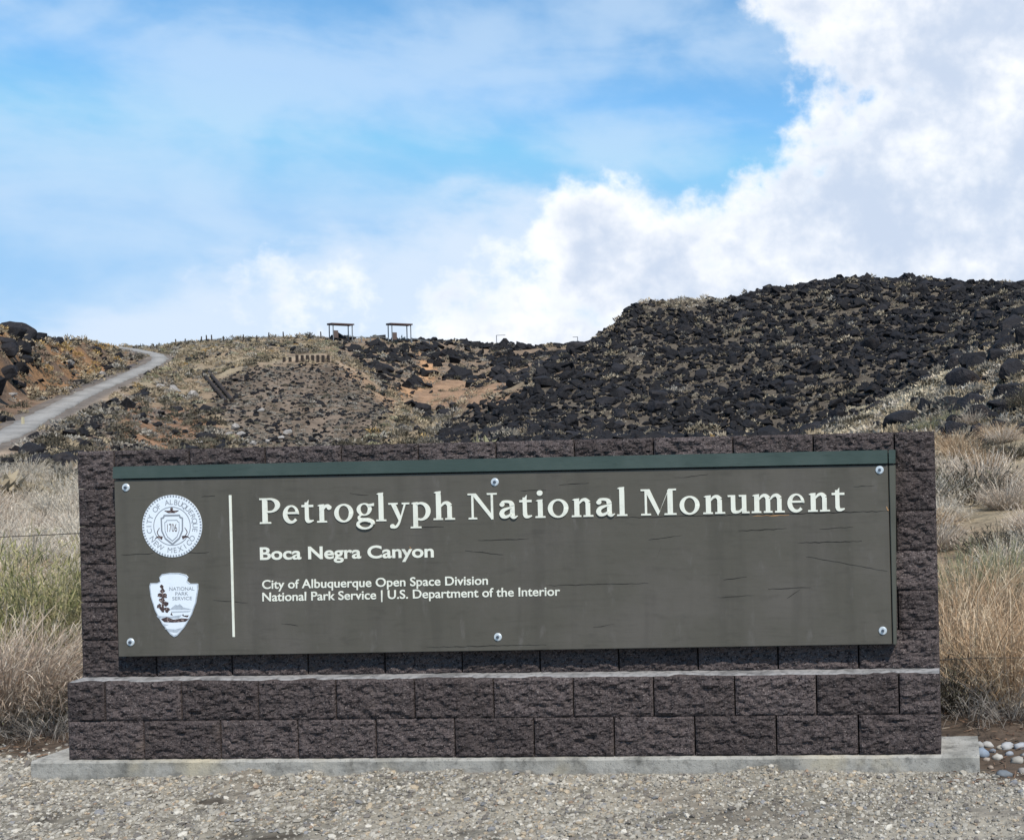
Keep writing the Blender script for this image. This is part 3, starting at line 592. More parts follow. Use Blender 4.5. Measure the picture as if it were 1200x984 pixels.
def text_mesh(body, size, bold, extr=.0012, space=1.0):
    cu = bpy.data.curves.new('lettering', 'FONT'); cu.body = body; cu.size = size; cu.offset = bold; cu.extrude = extr; cu.space_character = space; cu.resolution_u = 6
    o = bpy.data.objects.new('tmp_text', cu); COL.objects.link(o)
    dg = bpy.context.evaluated_depsgraph_get(); dg.update(); me = bpy.data.meshes.new_from_object(o.evaluated_get(dg)); bpy.data.objects.remove(o); bpy.data.curves.remove(cu)
    return me
_hm = text_mesh('H', 1.0, 0, 0); CAPH = max(v.co.y for v in _hm.vertices)
def place_text(body, p0, p1, hpx, mat, bold, name='lettering', split=False, y=-.0022, **k):
    """text from photo point p0 (left end of the baseline) to p1 (right end)"""
    a, b = pnl(*p0), pnl(*p1); me = text_mesh(body, 1.0, bold, .004)
    co = np.zeros(len(me.vertices) * 3); me.vertices.foreach_get('co', co); co = co.reshape(-1, 3)
    lo, hi = co[:, 0].min(), co[:, 0].max(); L = b[0] - a[0]; sx = L / (hi - lo)
    caph = CAPH; hz = (pnl(p0[0], p0[1] - hpx)[1] - a[1]) / caph
    slope = (b[1] - a[1]) / L
    X = (co[:, 0] - lo) * sx; out = np.stack([a[0] + X, np.where(co[:, 2] > 0, y, .0003), a[1] + X * slope + co[:, 1] * hz], 1)
    me.vertices.foreach_set('co', out.ravel()); me.update(); me.materials.clear(); me.materials.append(mat)
    if not split: return obj(name, me, sign, kind='stuff', **k)
    bm = bmesh.new(); bm.from_mesh(me); comps = []; seen = set()
    for v in bm.verts:
        if v.index in seen: continue
        st = [v]; c = []; seen.add(v.index)
        while st:
            q = st.pop(); c.append(q)
            for e in q.link_edges:
                w_ = e.other_vert(q)
                if w_.index not in seen: seen.add(w_.index); st.append(w_)
        xs_ = [q.co.x for q in c]; comps.append([min(xs_), max(xs_), c])
    comps.sort(key=lambda c: c[0]); groups = []
    for c in comps:
        if groups and min(groups[-1][1], c[1]) - c[0] > .5 * (c[1] - c[0]): groups[-1][2] += c[2]; groups[-1][1] = max(groups[-1][1], c[1])
        else: groups.append(c)
    for g in groups:
        vi = {v.index: i for i, v in enumerate(g[2])}; m2 = bpy.data.meshes.new('letter'); fs = {f for v in g[2] for f in v.link_faces}
        m2.from_pydata([v.co[:] for v in g[2]], [], [[vi[v.index] for v in f.verts] for f in fs]); m2.materials.append(mat); m2.update(); obj('letter', m2, board)
    bm.free()
place_text('Boca Negra Canyon', (305, 655.4), (508.5, 652.4), 13.9, M['letter'], .022, split=True)
place_text('City of Albuquerque Open Space Division', (307.5, 689.6), (572, 684.6), 9.9, M['letter'], .013, label='cream line reading City of Albuquerque Open Space Division')
place_text('National Park Service | U.S. Department of the Interior', (307.8, 704.2), (656.5, 697.4), 9.9, M['letter'], .013, label='cream line reading National Park Service, U.S. Department of the Interior')
# divider
d0, d1, d2, d3 = pnl(268.4, 580), pnl(271.4, 580), pnl(275.4, 746), pnl(272.8, 746)
slab_quad('divider_line', M['letter'], [(d3[0] + SO[0], d3[1] + SO[2]), (d2[0] + SO[0], d2[1] + SO[2]), (d1[0] + SO[0], d1[1] + SO[2]), (d0[0] + SO[0], d0[1] + SO[2])], YP - .003, YP + .001, bev=.0006, label='thin cream vertical line between emblems and text')

# --- emblems: flat prints, layered a fraction of a millimetre apart
def flat_polys(name, polys, mat, y, parent, thick=0.0):
    V, Fq = [], []
    for k, q in enumerate(polys):
        if sum(a[0] * b[1] - b[0] * a[1] for a, b in zip(q, q[1:] + q[:1])) < 0: q = q[::-1]
        b0 = len(V); n = len(q); V += [(p[0], y - .00003 * (k % 7), p[1]) for p in q]; Fq.append(tuple(range(b0, b0 + n)))
        if thick:
            V += [(p[0], thick, p[1]) for p in q]; Fq += [(b0 + (i + 1) % n, b0 + i, b0 + n + i, b0 + n + (i + 1) % n) for i in range(n)]
    me = bpy.data.meshes.new(name); me.from_pydata(V, [], Fq); me.materials.append(mat); me.update(); return obj(name, me, parent)
cx, cz = pnl(202, 616.2); rd = (pnl(237, 616)[0] - pnl(167, 616)[0]) / 2
seal = flat_polys('city_seal', [[(cx + rd * math.cos(t), cz + rd * math.sin(t)) for t in np.linspace(0, 2 * math.pi, 64, endpoint=False)]], M['white'], -.0025, sign, .0002)
seal['label'] = 'round white seal with lettered rim and a shield reading 1706'
def tf(polys, s=rd, ox=cx, oz=cz): return [[(ox + p[0] * s, oz + p[1] * s) for p in q] for q in polys]
teeth = []
for k in range(64):
    a = 2 * math.pi * k / 64; b = a + .052
    teeth.append([(.93 * math.cos(a), .93 * math.sin(a)), (.99 * math.cos(a), .99 * math.sin(a)), (.99 * math.cos(b), .99 * math.sin(b)), (.93 * math.cos(b), .93 * math.sin(b))])
flat_polys('seal_rim', tf(teeth), M['ink'], -.0029, seal)
flat_polys('seal_ring', tf(arc(0, 0, .625, .625, .600, .600, 0, 360, n=48)), M['ink'], -.0029, seal)
def ring_text(body, a_mid, rad, hgt_, flip, parent, mat, step):
    n = len(body); V, Fq = [], []
    for i, ch in enumerate(body):
        if ch == ' ': continue
        me = text_mesh(ch, 1.0, 0.0, 0); co = np.array([v.co[:2] for v in me.vertices]); co[:, 0] -= (co[:, 0].min() + co[:, 0].max()) / 2; co *= hgt_ / .7
        a = math.radians(a_mid + (-(i - (n - 1) / 2) * step if not flip else (i - (n - 1) / 2) * step)); th = a - math.pi / 2 if not flip else a + math.pi / 2
        r0 = rad if not flip else rad + hgt_
        c, s = math.cos(th), math.sin(th); o = len(V)
        V += [(cx + rd * (r0 * math.cos(a) + x * c - y * s), -.0030, cz + rd * (r0 * math.sin(a) + x * s + y * c)) for x, y in co]
        Fq += [tuple(v + o for v in p.vertices) for p in me.polygons]; bpy.data.meshes.remove(me)
    me = bpy.data.meshes.new('seal_lettering'); me.from_pydata(V, [], Fq); me.materials.append(mat); me.update(); obj('seal_lettering', me, parent, kind='stuff')
ring_text('CITY OF ALBUQUERQUE', 90, .69, .17, False, seal, M['ink'], 11.2)
ring_text('NEW MEXICO', 270, .69, .17, True, seal, M['ink'], 13)
sh = [(-.38, .27), (-.30, .30), (-.27, .37), (.27, .37), (.30, .30), (.38, .27), (.37, -.15), (.25, -.42), (0, -.62), (-.25, -.42), (-.37, -.15)]
def outline(P_, k): return [[P_[i], P_[(i + 1) % len(P_)], tuple(np.array(P_[(i + 1) % len(P_)]) * k + np.array([0, -.06 * (1 - k)])), tuple(np.array(P_[i]) * k + np.array([0, -.06 * (1 - k)]))] for i in range(len(P_))]
flat_polys('seal_shield', tf(outline(sh, .87) + outline([(p[0] * .66, p[1] * .70 - .06) for p in sh], .92)), M['ink'], -.0029, seal)
flat_polys('seal_crest', tf(stroke([(-.24, .50), (-.1, .46), (0, .47), (.1, .46), (.24, .50)], [.02, .08, .10, .08, .02]) + disc(0, .55, .05) + stroke([(-.33, -.38), (-.48, -.34), (-.58, -.40)], [.12, .05, .02]) + stroke([(.33, -.38), (.48, -.34), (.58, -.40)], [.12, .05, .02]) + stroke([(-.42, -.05), (-.5, -.2), (-.42, -.33)], [.02, .03, .02]) + stroke([(.42, -.05), (.5, -.2), (.42, -.33)], [.02, .03, .02])), M['inkdark'], -.0029, seal)['kind'] = 'stuff'
me = text_mesh('1706', 1.0, .0, 0); co = np.array([v.co[:] for v in me.vertices]); w_ = co[:, 0].max() - co[:, 0].min()
co2 = np.stack([cx + (co[:, 0] - co[:, 0].min() - w_ / 2) / w_ * .33 * rd, np.full(len(co), -.0030), cz + (co[:, 1] / .7 * .26 - .18) * rd], 1); me.vertices.foreach_set('co', co2.ravel()); me.materials.clear(); me.materials.append(M['inkdark']); obj('seal_lettering', me, seal, kind='stuff')
# arrowhead
AP = [(187, 676), (190, 672.5), (199, 671), (210, 671), (218, 673), (221, 676), (219.5, 680.5), (223, 683.5), (232.3, 683.5), (232.6, 690), (230, 706), (225, 720), (217, 734), (208, 744.5), (204.5, 746), (200, 743), (190, 730), (182, 715), (177, 699), (175.4, 686.5), (176.5, 683), (184, 683), (188, 681)]
AQ = [pnl(*p) for p in AP]
arrow = flat_polys('arrowhead_emblem', [AQ], M['white'], -.0030, sign, .0002); arrow['label'] = 'white arrowhead emblem with tree, mountain and small lettering'
def tpx(polys): return [[pnl(*p) for p in q] for q in polys]
edge_ = [[AQ[i], AQ[(i + 1) % len(AQ)], tuple(.955 * np.array(AQ[(i + 1) % len(AQ)]) + .045 * np.array(pnl(204, 704))), tuple(.955 * np.array(AQ[i]) + .045 * np.array(pnl(204, 704)))] for i in range(len(AQ))]
flat_polys('emblem_border', edge_, M['inkpale'], -.00305, arrow)
tree = []
for (x, y, r) in ((190, 687, 2.1), (191, 692, 2.8), (187.5, 697, 2.6), (193.5, 698, 3.0), (190, 703, 3.2), (195, 707, 2.9), (187, 710, 2.8), (196, 714, 3.2), (190, 713, 2.4)):
    tree.append([(x + r * (1 + .25 * math.sin(k * 2.3 + x)) * math.cos(k * math.pi / 5), y + r * (1 + .25 * math.sin(k * 1.7 + y)) * math.sin(k * math.pi / 5)) for k in range(10)])
tree.append([(189.5, 686), (191.5, 686), (193, 717), (190, 717)])
flat_polys('emblem_tree', tpx(tree), M['inkdark'], -.0033, arrow)
flat_polys('emblem_mountain', tpx([[(199, 714), (206, 708), (209, 709), (211, 707), (215, 711), (226, 714)], [(201, 716), (224, 715.3), (222, 716.8), (202, 717.6)], [(184, 721), (200, 722), (214, 720), (210, 724), (186, 724)], [(193, 736), (206, 737), (214, 735), (208, 741), (200, 740)], [(190, 730), (198, 732), (192, 733)]]), M['inkpale'], -.0032, arrow)
flat_polys('emblem_meadow', tpx([[(189, 725), (196, 722.5), (204, 725.5), (213, 724), (222, 724.5), (218, 728), (204, 729), (193, 728.5)], [(200, 720), (201.5, 717), (203, 721)], [(214, 721), (215, 718.5), (216.5, 722), (222, 720.5), (220, 723)]]), M['inkdark'], -.0034, arrow)
def emb_text(t, x0, x1, y, h):
    o = place_text(t, (x0, y), (x1, y - .4), h, M['ink'], .004, name='emblem_lettering', y=-.0036); o.parent = arrow
emb_text('NATIONAL', 199, 228.3, 691.6, 4.0); emb_text('PARK', 206, 221, 697.2, 3.8); emb_text('SERVICE', 202.5, 225.5, 702.8, 3.8)
# bolts with washers
for (x, y) in ((147.8, 571), (580, 564.6), (1030.8, 550.4), (153.3, 752), (583.6, 746), (1034.6, 738.6)):
    X, Z = pnl(x, y); bm = bmesh.new()
    for r, y0, y1 in ((.0205, -.0005, -.0035), (.0175, -.0035, -.0045)):
        res = bmesh.ops.create_cone(bm, cap_ends=True, segments=24, radius1=r, radius2=r * .94, depth=abs(y1 - y0), matrix=Matrix.Translation((X, (y0 + y1) / 2, Z)) @ Matrix.Rotation(math.pi / 2, 4, 'X'))
    b = obj('bolt', bm_mesh('bolt', bm, M['zinc']), sign)
    bm = bmesh.new(); bmesh.ops.create_cone(bm, cap_ends=True, segments=6, radius1=.0085, radius2=.0075, depth=.007, matrix=Matrix.Translation((X, -.0075, Z)) @ Matrix.Rotation(math.pi / 2, 4, 'X') @ Matrix.Rotation(random.random(), 4, 'Z'))
    obj('bolt_head', bm_mesh('bolt_head', bm, M['nut']), b)
# cracks and flakes in the paint
def sliver(x0, y0, x1, y1, wd):
    n = max(4, int(abs(x1 - x0) / 5)); a = []; b = []
    for k in range(n + 1):
        t = k / n; x = x0 + (x1 - x0) * t; y = y0 + (y1 - y0) * t + random.uniform(-.5, .5); h = wd * (math.sin(math.pi * min(max(t, .04), .96)) ** .5) * random.uniform(.4, 1.1)
        a.append((x, y - h / 2)); b.append((x, y + h / 2))
    return [[a[k], a[k + 1], b[k + 1], b[k]] for k in range(n)]
sl = []
for s in ((720, 606.5, 880, 603, 1.0), (880, 603, 1042, 598.5, 1.1), (480, 618, 520, 617, .8), (545, 645, 590, 650, .8), (560, 633, 620, 631, .8), (865, 622, 922, 619, .9), (935, 636, 1010, 634, 1.0), (945, 652, 1040, 669, .8),
          (848, 679, 875, 676, .8), (640, 686, 760, 683, .8), (900, 690, 950, 688, .8), (922, 701, 938, 690, .9), (840, 700, 885, 697, .7), (142, 650, 180, 648, .9), (205, 648, 245, 647, .8), (236, 582, 252, 581, .9), (410, 578, 432, 580, .7), (655, 568, 690, 566, .7), (760, 632, 800, 627, .7), (770, 653, 775, 640, .6), (695, 735, 720, 731, .6), (960, 620, 1000, 617, .7), (500, 758, 640, 755, .8), (250, 703, 290, 706, .7), (330, 730, 350, 733, .6), (610, 575, 640, 574, .6), (1000, 570, 1025, 569, .6), (790, 560, 830, 556, .6)):
    sl += sliver(*s)
flat_polys('paint_cracks', tpx(sl), M['crack'], -.0008, sign)['kind'] = 'stuff'
flat_polys('bare_wood_flakes', tpx(sliver(882, 604.3, 925, 603.2, 1.5) + sliver(1038.5, 594, 1041.5, 598, 4) + sliver(480, 640, 484, 647, 3)), M['wood_raw'], -.0010, sign)['kind'] = 'stuff'

# ------------------------------------------------------------------ gravel, stones and litter
def ico(sub):
    bm = bmesh.new(); bmesh.ops.create_icosphere(bm, subdivisions=sub, radius=1); V = np.array([v.co[:] for v in bm.verts]); Fc = np.array([[v.index for v in f.verts] for f in bm.faces]); bm.free(); return V, Fc
def rot_rand(n, tilt=math.pi):
    a = rng.uniform(0, 2 * math.pi, n); b = rng.uniform(-tilt, tilt, n); c = rng.uniform(-tilt, tilt, n)
    ca, sa, cb, sb, cc, sn = np.cos(a), np.sin(a), np.cos(b), np.sin(b), np.cos(c), np.sin(c); z = np.zeros(n); o = np.ones(n)
    Rz = np.stack([ca, -sa, z, sa, ca, z, z, z, o], 1).reshape(n, 3, 3); Ry = np.stack([cb, z, sb, z, o, z, -sb, z, cb], 1).reshape(n, 3, 3); Rx = np.stack([o, z, z, z, cc, -sn, z, sn, cc], 1).reshape(n, 3, 3)
    return Rz @ Ry @ Rx
def pick_colors(n, pal, wts, jit=.18):
    pal = np.array(pal); k = rng.choice(len(pal), n, p=np.array(wts) / sum(wts)); return pal[k] * (1 + rng.uniform(-jit, jit, (n, 1)))
iv, if_ = ico(1)
def scatter_pebbles(name, X, Y, size, cols, mat, **props):
    n = len(X); Z = ground(X, Y)
    sx = size[:, None] * np.stack([rng.uniform(.75, 1.3, n), rng.uniform(.7, 1.1, n), rng.uniform(.4, .8, n)], 1)
    base = iv[None] * (1 + rng.uniform(-.22, .22, (n, len(iv), 1)))
    V = np.einsum('nij,nkj->nki', rot_rand(n, .5), base * sx[:, None, :]) + np.stack([X, Y, Z + size * .18], 1)[:, None, :]
    Fc = if_[None] + (np.arange(n) * len(iv))[:, None, None]
    return obj(name, mesh_np(name, V.reshape(-1, 3), Fc.reshape(-1, 3), mat, False, np.repeat(cols, len(iv), 0)), **props)
N_ = 64000
X = rng.uniform(-2.6, 6.6, N_); Y = -rng.uniform(0, 1, N_) ** 1.25 * 1.55 + .02
exl = rng.uniform(size=N_) < .13; X = np.where(exl, rng.uniform(-3.2, -.15, N_), X); Y = np.where(exl, rng.uniform(-.1, .62, N_), Y)
edge = Y + (fbm(X * 2.5, Y * 2.5, o=3, seed=61) - .5) * .5
keep = np.where(X < WR, edge < .5, edge - .5 * np.clip(WR + .35 - X, 0, 1) < -.12) | (rng.uniform(size=N_) < .10)
pt = ss(.60, .70, fbm(X * 1.9 + 3, Y * 3.2, o=3, seed=66)); keep &= rng.uniform(size=N_) > pt * .45
keep &= ~((X > footing_x0 - .01) & (X < footing_x1 + .01) & (Y > -.024) & (Y < .36))
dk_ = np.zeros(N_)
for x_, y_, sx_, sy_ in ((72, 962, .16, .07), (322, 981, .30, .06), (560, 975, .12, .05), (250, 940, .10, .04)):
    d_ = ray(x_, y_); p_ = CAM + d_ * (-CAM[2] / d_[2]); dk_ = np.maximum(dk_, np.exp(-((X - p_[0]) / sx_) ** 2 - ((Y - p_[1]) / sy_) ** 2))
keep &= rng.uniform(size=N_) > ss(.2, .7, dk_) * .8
X, Y = X[keep], Y[keep]; size = np.exp(rng.normal(math.log(.0066), .46, len(X))).clip(.003, .02)
size *= 1 - .12 * ss(2.5, 5.2, X)
pc = pick_colors(len(X), [(.32, .295, .25), (.255, .235, .20), (.43, .40, .345), (.145, .13, .115), (.33, .27, .195), (.25, .18, .13), (.18, .178, .18)], [34, 32, 11, 17, 9, 1.5, 5])
scatter_pebbles('gravel', X, Y, size, pc, M['pebble'], kind='stuff', label='loose pale crushed gravel in front of the footing')
# river stones beside the right end of the footing, each one its own
iv2, if2 = ico(2)
stones = [(1150, 876, 17, 13, (.25, .30, .37)), (1158, 868, 14, 8, (.45, .43, .40)), (1169, 881, 13, 9, (.48, .455, .41)), (1180, 870, 18, 9, (.42, .42, .42)), (1192, 885, 15, 8, (.38, .355, .31)), (1177, 901, 20, 8, (.17, .185, .20)), (1195, 871, 14, 9, (.40, .41, .43)), (1161, 893, 7, 5, (.30, .24, .19)), (1188, 909, 9, 6, (.22, .22, .23)), (1147, 868, 12, 8, (.38, .375, .36)), (1172, 871, 9, 6, (.42, .38, .32)), (1156, 884, 8, 5, (.36, .30, .25)), (1199, 896, 12, 7, (.33, .30, .27)), (1183, 878, 10, 6, (.31, .33, .36)), (1163, 874, 9, 6, (.2, .22, .25)), (1205, 880, 16, 10, (.45, .42, .38)), (1218, 874, 14, 9, (.35, .36, .39)), (1120, 909, 10, 5, (.42, .39, .34)), (1094, 911, 7, 4, (.45, .42, .36)), (1132, 911, 6, 4, (.5, .47, .4)), (1230, 890, 15, 9, (.5, .48, .44)), (1212, 902, 12, 7, (.2, .2, .21)), (1240, 872, 18, 11, (.3, .31, .33))]
special = {0: 'blue-grey river stone touching the right end of the concrete footing', 2: 'round whitish river stone near the right end of the footing', 5: 'flat dark grey stone lying apart on the brown soil at right'}
for k, (x, y, wpx, hpx, cc) in enumerate(stones):
    d = ray(x, y + hpx * .4); p = CAM + d * ((.03 - CAM[2]) / d[2]); dist = np.linalg.norm(p - CAM); sw = wpx / F * dist / 2; sh_ = hpx / F * dist / 2
    V = iv2 * (1 + .8 * (fbm(iv2[:, 0] * 1.7 + k * 5, iv2[:, 1] * 1.7, iv2[:, 2] * 1.7 + k, o=2, seed=k) - .5))[:, None] * 1.0
    V = V * np.array([sw, sw * random.uniform(.7, 1.0), sh_ * 1.05])
    me = mesh_np('river_stone', V, if2, M['stone'], True, np.tile(np.array(cc) * .78, (len(V), 1)))
    o = obj('river_stone', me, loc=(p[0], p[1] + sw * .5, float(ground(p[0], p[1])) + sh_ * .35), label=special.get(k, 'small rounded river stone scattered on soil by the right footing end'), category='stone', group='river stones beside the footing')
    o.rotation_euler = (random.uniform(-.15, .15), random.uniform(-.15, .15), random.uniform(-.6, .6))
# bark and twig litter on the soil
n = 5200
X = np.concatenate([rng.uniform(-3.2, .1, n // 2), rng.uniform(4.4, 7.4, n // 2)]); Y = rng.uniform(-.2, 2.2, n); Z = ground(X, Y)
ln = rng.uniform(.008, .03, n); wd = rng.uniform(.002, .006, n); th = rng.uniform(0, math.pi, n); tz = rng.uniform(-.3, .3, n)
u = np.stack([np.cos(th), np.sin(th), tz], 1) * ln[:, None]; v = np.stack([-np.sin(th), np.cos(th), rng.uniform(-.6, .6, n)], 1) * wd[:, None]
c0 = np.stack([X, Y, Z + .008], 1); V = np.stack([c0 - u - v, c0 + u - v * .5, c0 + u * 1.1 + v * .6, c0 - u + v, c0 + np.array([0, 0, 1]) * wd[:, None]], 1)
kq = np.array([[0, 1, 4], [1, 2, 4], [2, 3, 4], [3, 0, 4]]); Fc = kq[None] + (np.arange(n) * 5)[:, None, None]
inside = ~((X > -.25) & (X < WB + .25) & (Y < .38) & (Y > -.03)) & ~((X < 2) & (Y < .3)); Fc = Fc[inside]
obj('bark_litter', mesh_np('bark_litter', V.reshape(-1, 3), Fc.reshape(-1, 3), M['pebble'], False, np.repeat(pick_colors(n, [(.10, .06, .04), (.06, .045, .035), (.16, .10, .065), (.22, .18, .14)], [4, 3, 3, 2]), 5, 0)), kind='stuff', label='brown bark and twig litter on the soil beside the wall')

# ------------------------------------------------------------------ plants: blades, hairs and leaves as thin ribbons
def ribbons(P, W, side, col0, col1):
    """P: n x m x 3 centre lines, W: n x m widths, side: n x 3; returns verts, quads, colours"""
    n, m, _ = P.shape; A = P + side[:, None, :] * W[..., None] / 2; Bq = P - side[:, None, :] * W[..., None] / 2
    V = np.stack([A, Bq], 2).reshape(n, m * 2, 3); q = np.array([[2 * i, 2 * i + 2, 2 * i + 3, 2 * i + 1] for i in range(m - 1)])
    Fc = q[None] + (np.arange(n) * m * 2)[:, None, None]; t = np.linspace(0, 1, m)[None, :, None]
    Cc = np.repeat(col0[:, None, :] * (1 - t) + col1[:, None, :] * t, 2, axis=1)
    return V.reshape(-1, 3), Fc.reshape(-1, 4), Cc.reshape(-1, 3)
def merge(parts):
    V, Fc, Cc, o = [], [], [], 0
    for v, f, c in parts: V.append(v); Fc.append(f + o); Cc.append(c); o += len(v)
    return np.vstack(V), np.vstack(Fc), np.vstack(Cc)
def grass_mesh(n, R0, L, spread, droop, wid, pal, wts, tip=1.15, hairs=0, hl=.06, wind=(.12, 0), m=5, seedhead=None, leafy=0, leaf_pal=None):
    ang = rng.uniform(0, 2 * math.pi, n); rr = R0 * np.sqrt(rng.uniform(0, 1, n)); out = np.stack([np.cos(ang), np.sin(ang), np.zeros(n)], 1)
    base = out * rr[:, None]; ln = L * rng.uniform(.55, 1.1, n) * (1 - .25 * (rr / R0) ** 2)
    sp = spread * (rr / R0) * rng.uniform(.5, 1.3, n) + rng.normal(0, .10, n)
    d = out * sp[:, None] + np.array([wind[0], wind[1], 0]) + np.array([0, 0, 1.]) + rng.normal(0, .06, (n, 3)); d /= np.linalg.norm(d, axis=1)[:, None]
    t = np.linspace(0, 1, m)[None, :, None]; bend = (out * .8 + np.array([wind[0] * 2.2, wind[1] * 2, -.5])) * (droop * rng.uniform(.4, 1.5, n))[:, None]
    P = base[:, None] + (d * ln[:, None])[:, None] * t + (bend * ln[:, None])[:, None] * t ** 2.2 + rng.normal(0, .010, (n, m, 3)) * t
    W = wid * rng.uniform(.6, 1.4, n)[:, None] * np.interp(np.linspace(0, 1, m), [0, .3, 1], [.9, 1, .3])[None]
    sa = rng.uniform(0, 2 * math.pi, n); side = np.stack([np.cos(sa), np.sin(sa), np.zeros(n)], 1)
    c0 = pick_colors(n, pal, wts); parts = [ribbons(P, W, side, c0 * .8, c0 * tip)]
    if hairs:
        hb = np.repeat(np.arange(n), hairs); k = len(hb); tt = rng.uniform(.38, 1.0, k); i0 = np.minimum((tt * (m - 1)).astype(int), m - 2); fr = tt * (m - 1) - i0
        q0 = P[hb, i0] * (1 - fr[:, None]) + P[hb, i0 + 1] * fr[:, None]; tang = P[hb, i0 + 1] - P[hb, i0]; tang /= np.linalg.norm(tang, axis=1)[:, None] + 1e-9
        dv = tang * .8 + rng.normal(0, .55, (k, 3)); dv /= np.linalg.norm(dv, axis=1)[:, None]; hh = hl * rng.uniform(.4, 1.2, k)
        HP = np.stack([q0, q0 + dv * hh[:, None] * .55, q0 + dv * hh[:, None] + np.array([0, 0, -.15]) * hh[:, None]], 1)
        sa = rng.uniform(0, 2 * math.pi, k); sd_ = np.stack([np.cos(sa), np.sin(sa), np.zeros(k)], 1)
        hc = (pick_colors(k, leaf_pal, np.ones(len(leaf_pal))) if leaf_pal is not None else c0[hb] * rng.uniform(1.0, 1.3, (k, 1)))
        HW = (wid * (leafy if leafy else .62)) * np.array([.8, 1.0, .25])[None] * rng.uniform(.6, 1.3, (k, 1))
        parts.append(ribbons(HP, HW, sd_, hc, hc * 1.06))
    return merge(parts)
PINK = [(.40, .315, .245), (.48, .40, .32), (.33, .245, .18), (.54, .47, .38), (.27, .20, .15)]
TANP = [(.42, .30, .19), (.50, .385, .26), (.34, .23, .14), (.56, .46, .33), (.28, .19, .12)]
PALE = [(.46, .41, .34), (.54, .49, .41), (.38, .33, .27), (.50, .43, .33)]
OLIVE = [(.22, .21, .11), (.29, .27, .15), (.17, .175, .085), (.34, .30, .18)]
GREEN = [(.21, .215, .085), (.29, .275, .12), (.15, .165, .065), (.36, .325, .165), (.30, .27, .15)]
GREYG = [(.30, .29, .22), (.37, .355, .28), (.24, .235, .175)]
DARK = [(.10, .085, .065), (.14, .115, .085), (.075, .065, .05)]
GOLD = [(.36, .25, .11), (.32, .21, .09), (.40, .29, .14)]
E5 = [1, 1, 1, 1, 1]
def gmesh(name, parts, mat): v, f, c = parts; return mesh_np(name, v, f, mat, False, c)
PINK2 = [(.42, .345, .275), (.50, .425, .345), (.36, .285, .215), (.54, .475, .39)]
PROTO = {
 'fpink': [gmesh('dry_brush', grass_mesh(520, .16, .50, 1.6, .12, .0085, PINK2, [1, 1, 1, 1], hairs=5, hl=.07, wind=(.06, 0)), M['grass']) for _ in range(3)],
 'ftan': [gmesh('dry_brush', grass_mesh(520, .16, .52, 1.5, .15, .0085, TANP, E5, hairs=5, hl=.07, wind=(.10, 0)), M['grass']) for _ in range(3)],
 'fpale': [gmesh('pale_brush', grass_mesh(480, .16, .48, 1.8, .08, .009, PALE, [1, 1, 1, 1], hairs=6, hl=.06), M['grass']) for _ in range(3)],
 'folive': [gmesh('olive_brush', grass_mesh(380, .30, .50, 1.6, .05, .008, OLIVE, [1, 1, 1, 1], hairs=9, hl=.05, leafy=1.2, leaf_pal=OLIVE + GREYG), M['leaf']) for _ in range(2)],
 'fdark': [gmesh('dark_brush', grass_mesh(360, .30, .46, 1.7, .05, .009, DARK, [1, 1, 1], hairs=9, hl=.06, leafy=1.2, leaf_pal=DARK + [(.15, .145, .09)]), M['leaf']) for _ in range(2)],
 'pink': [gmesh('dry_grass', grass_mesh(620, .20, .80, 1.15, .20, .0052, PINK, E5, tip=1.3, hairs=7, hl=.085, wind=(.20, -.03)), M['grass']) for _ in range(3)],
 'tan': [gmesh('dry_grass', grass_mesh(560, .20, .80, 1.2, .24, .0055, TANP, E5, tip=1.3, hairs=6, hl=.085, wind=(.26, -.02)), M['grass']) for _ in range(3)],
 'pale': [gmesh('pale_brush', grass_mesh(620, .30, .62, 1.1, .10, .005, PALE, [1, 1, 1, 1], hairs=5, hl=.055), M['grass']) for _ in range(2)],
 'olive': [gmesh('olive_brush', grass_mesh(480, .26, .62, 1.1, .05, .005, OLIVE, [1, 1, 1, 1], hairs=9, hl=.05, leafy=1.1, leaf_pal=OLIVE + GREYG), M['leaf']) for _ in range(2)],
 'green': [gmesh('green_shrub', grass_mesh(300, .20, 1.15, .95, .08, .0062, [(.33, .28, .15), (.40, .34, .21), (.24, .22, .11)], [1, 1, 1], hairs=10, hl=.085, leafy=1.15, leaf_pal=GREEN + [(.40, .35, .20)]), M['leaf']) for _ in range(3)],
 'dark': [gmesh('dark_brush', grass_mesh(420, .24, .50, 1.2, .05, .006, DARK, [1, 1, 1], hairs=9, hl=.05, leafy=1.2, leaf_pal=DARK + [(.17, .16, .10)]), M['leaf']) for _ in range(2)],
 'twig': [gmesh('bare_twigs', grass_mesh(130, .16, .42, 1.5, .35, .0042, [(.30, .27, .24), (.20, .17, .15), (.38, .35, .31)], [1, 1, 1], hairs=4, hl=.11), M['grass']) for _ in range(2)],
}
KNAME = {'pink': 'dry_grass_clump', 'tan': 'dry_grass_clump', 'pale': 'pale_shrub', 'olive': 'olive_shrub', 'green': 'green_shrub', 'dark': 'dark_shrub', 'twig': 'bare_twig_bush'}
KCAT = {'pink': 'grass', 'tan': 'grass', 'pale': 'shrub', 'olive': 'shrub', 'green': 'shrub', 'dark': 'shrub', 'twig': 'bush'}
for k_ in ('tan', 'pink', 'pale', 'olive', 'dark'): KNAME['f' + k_] = KNAME[k_]; KCAT['f' + k_] = KCAT[k_]
def plant(kind, X, Y, s, label, group=None, sz=1.0, rz=None, sink=.01):
    me = random.choice(PROTO[kind]); o = obj(KNAME[kind], me, loc=(float(X), float(Y), float(ground(X, Y)) - sink), label=label, category=KCAT[kind])
    if group: o['group'] = group
    o.rotation_euler = (0, 0, random.uniform(-.5, .5) if rz is None else rz); o.scale = (s, s, s * sz); return o
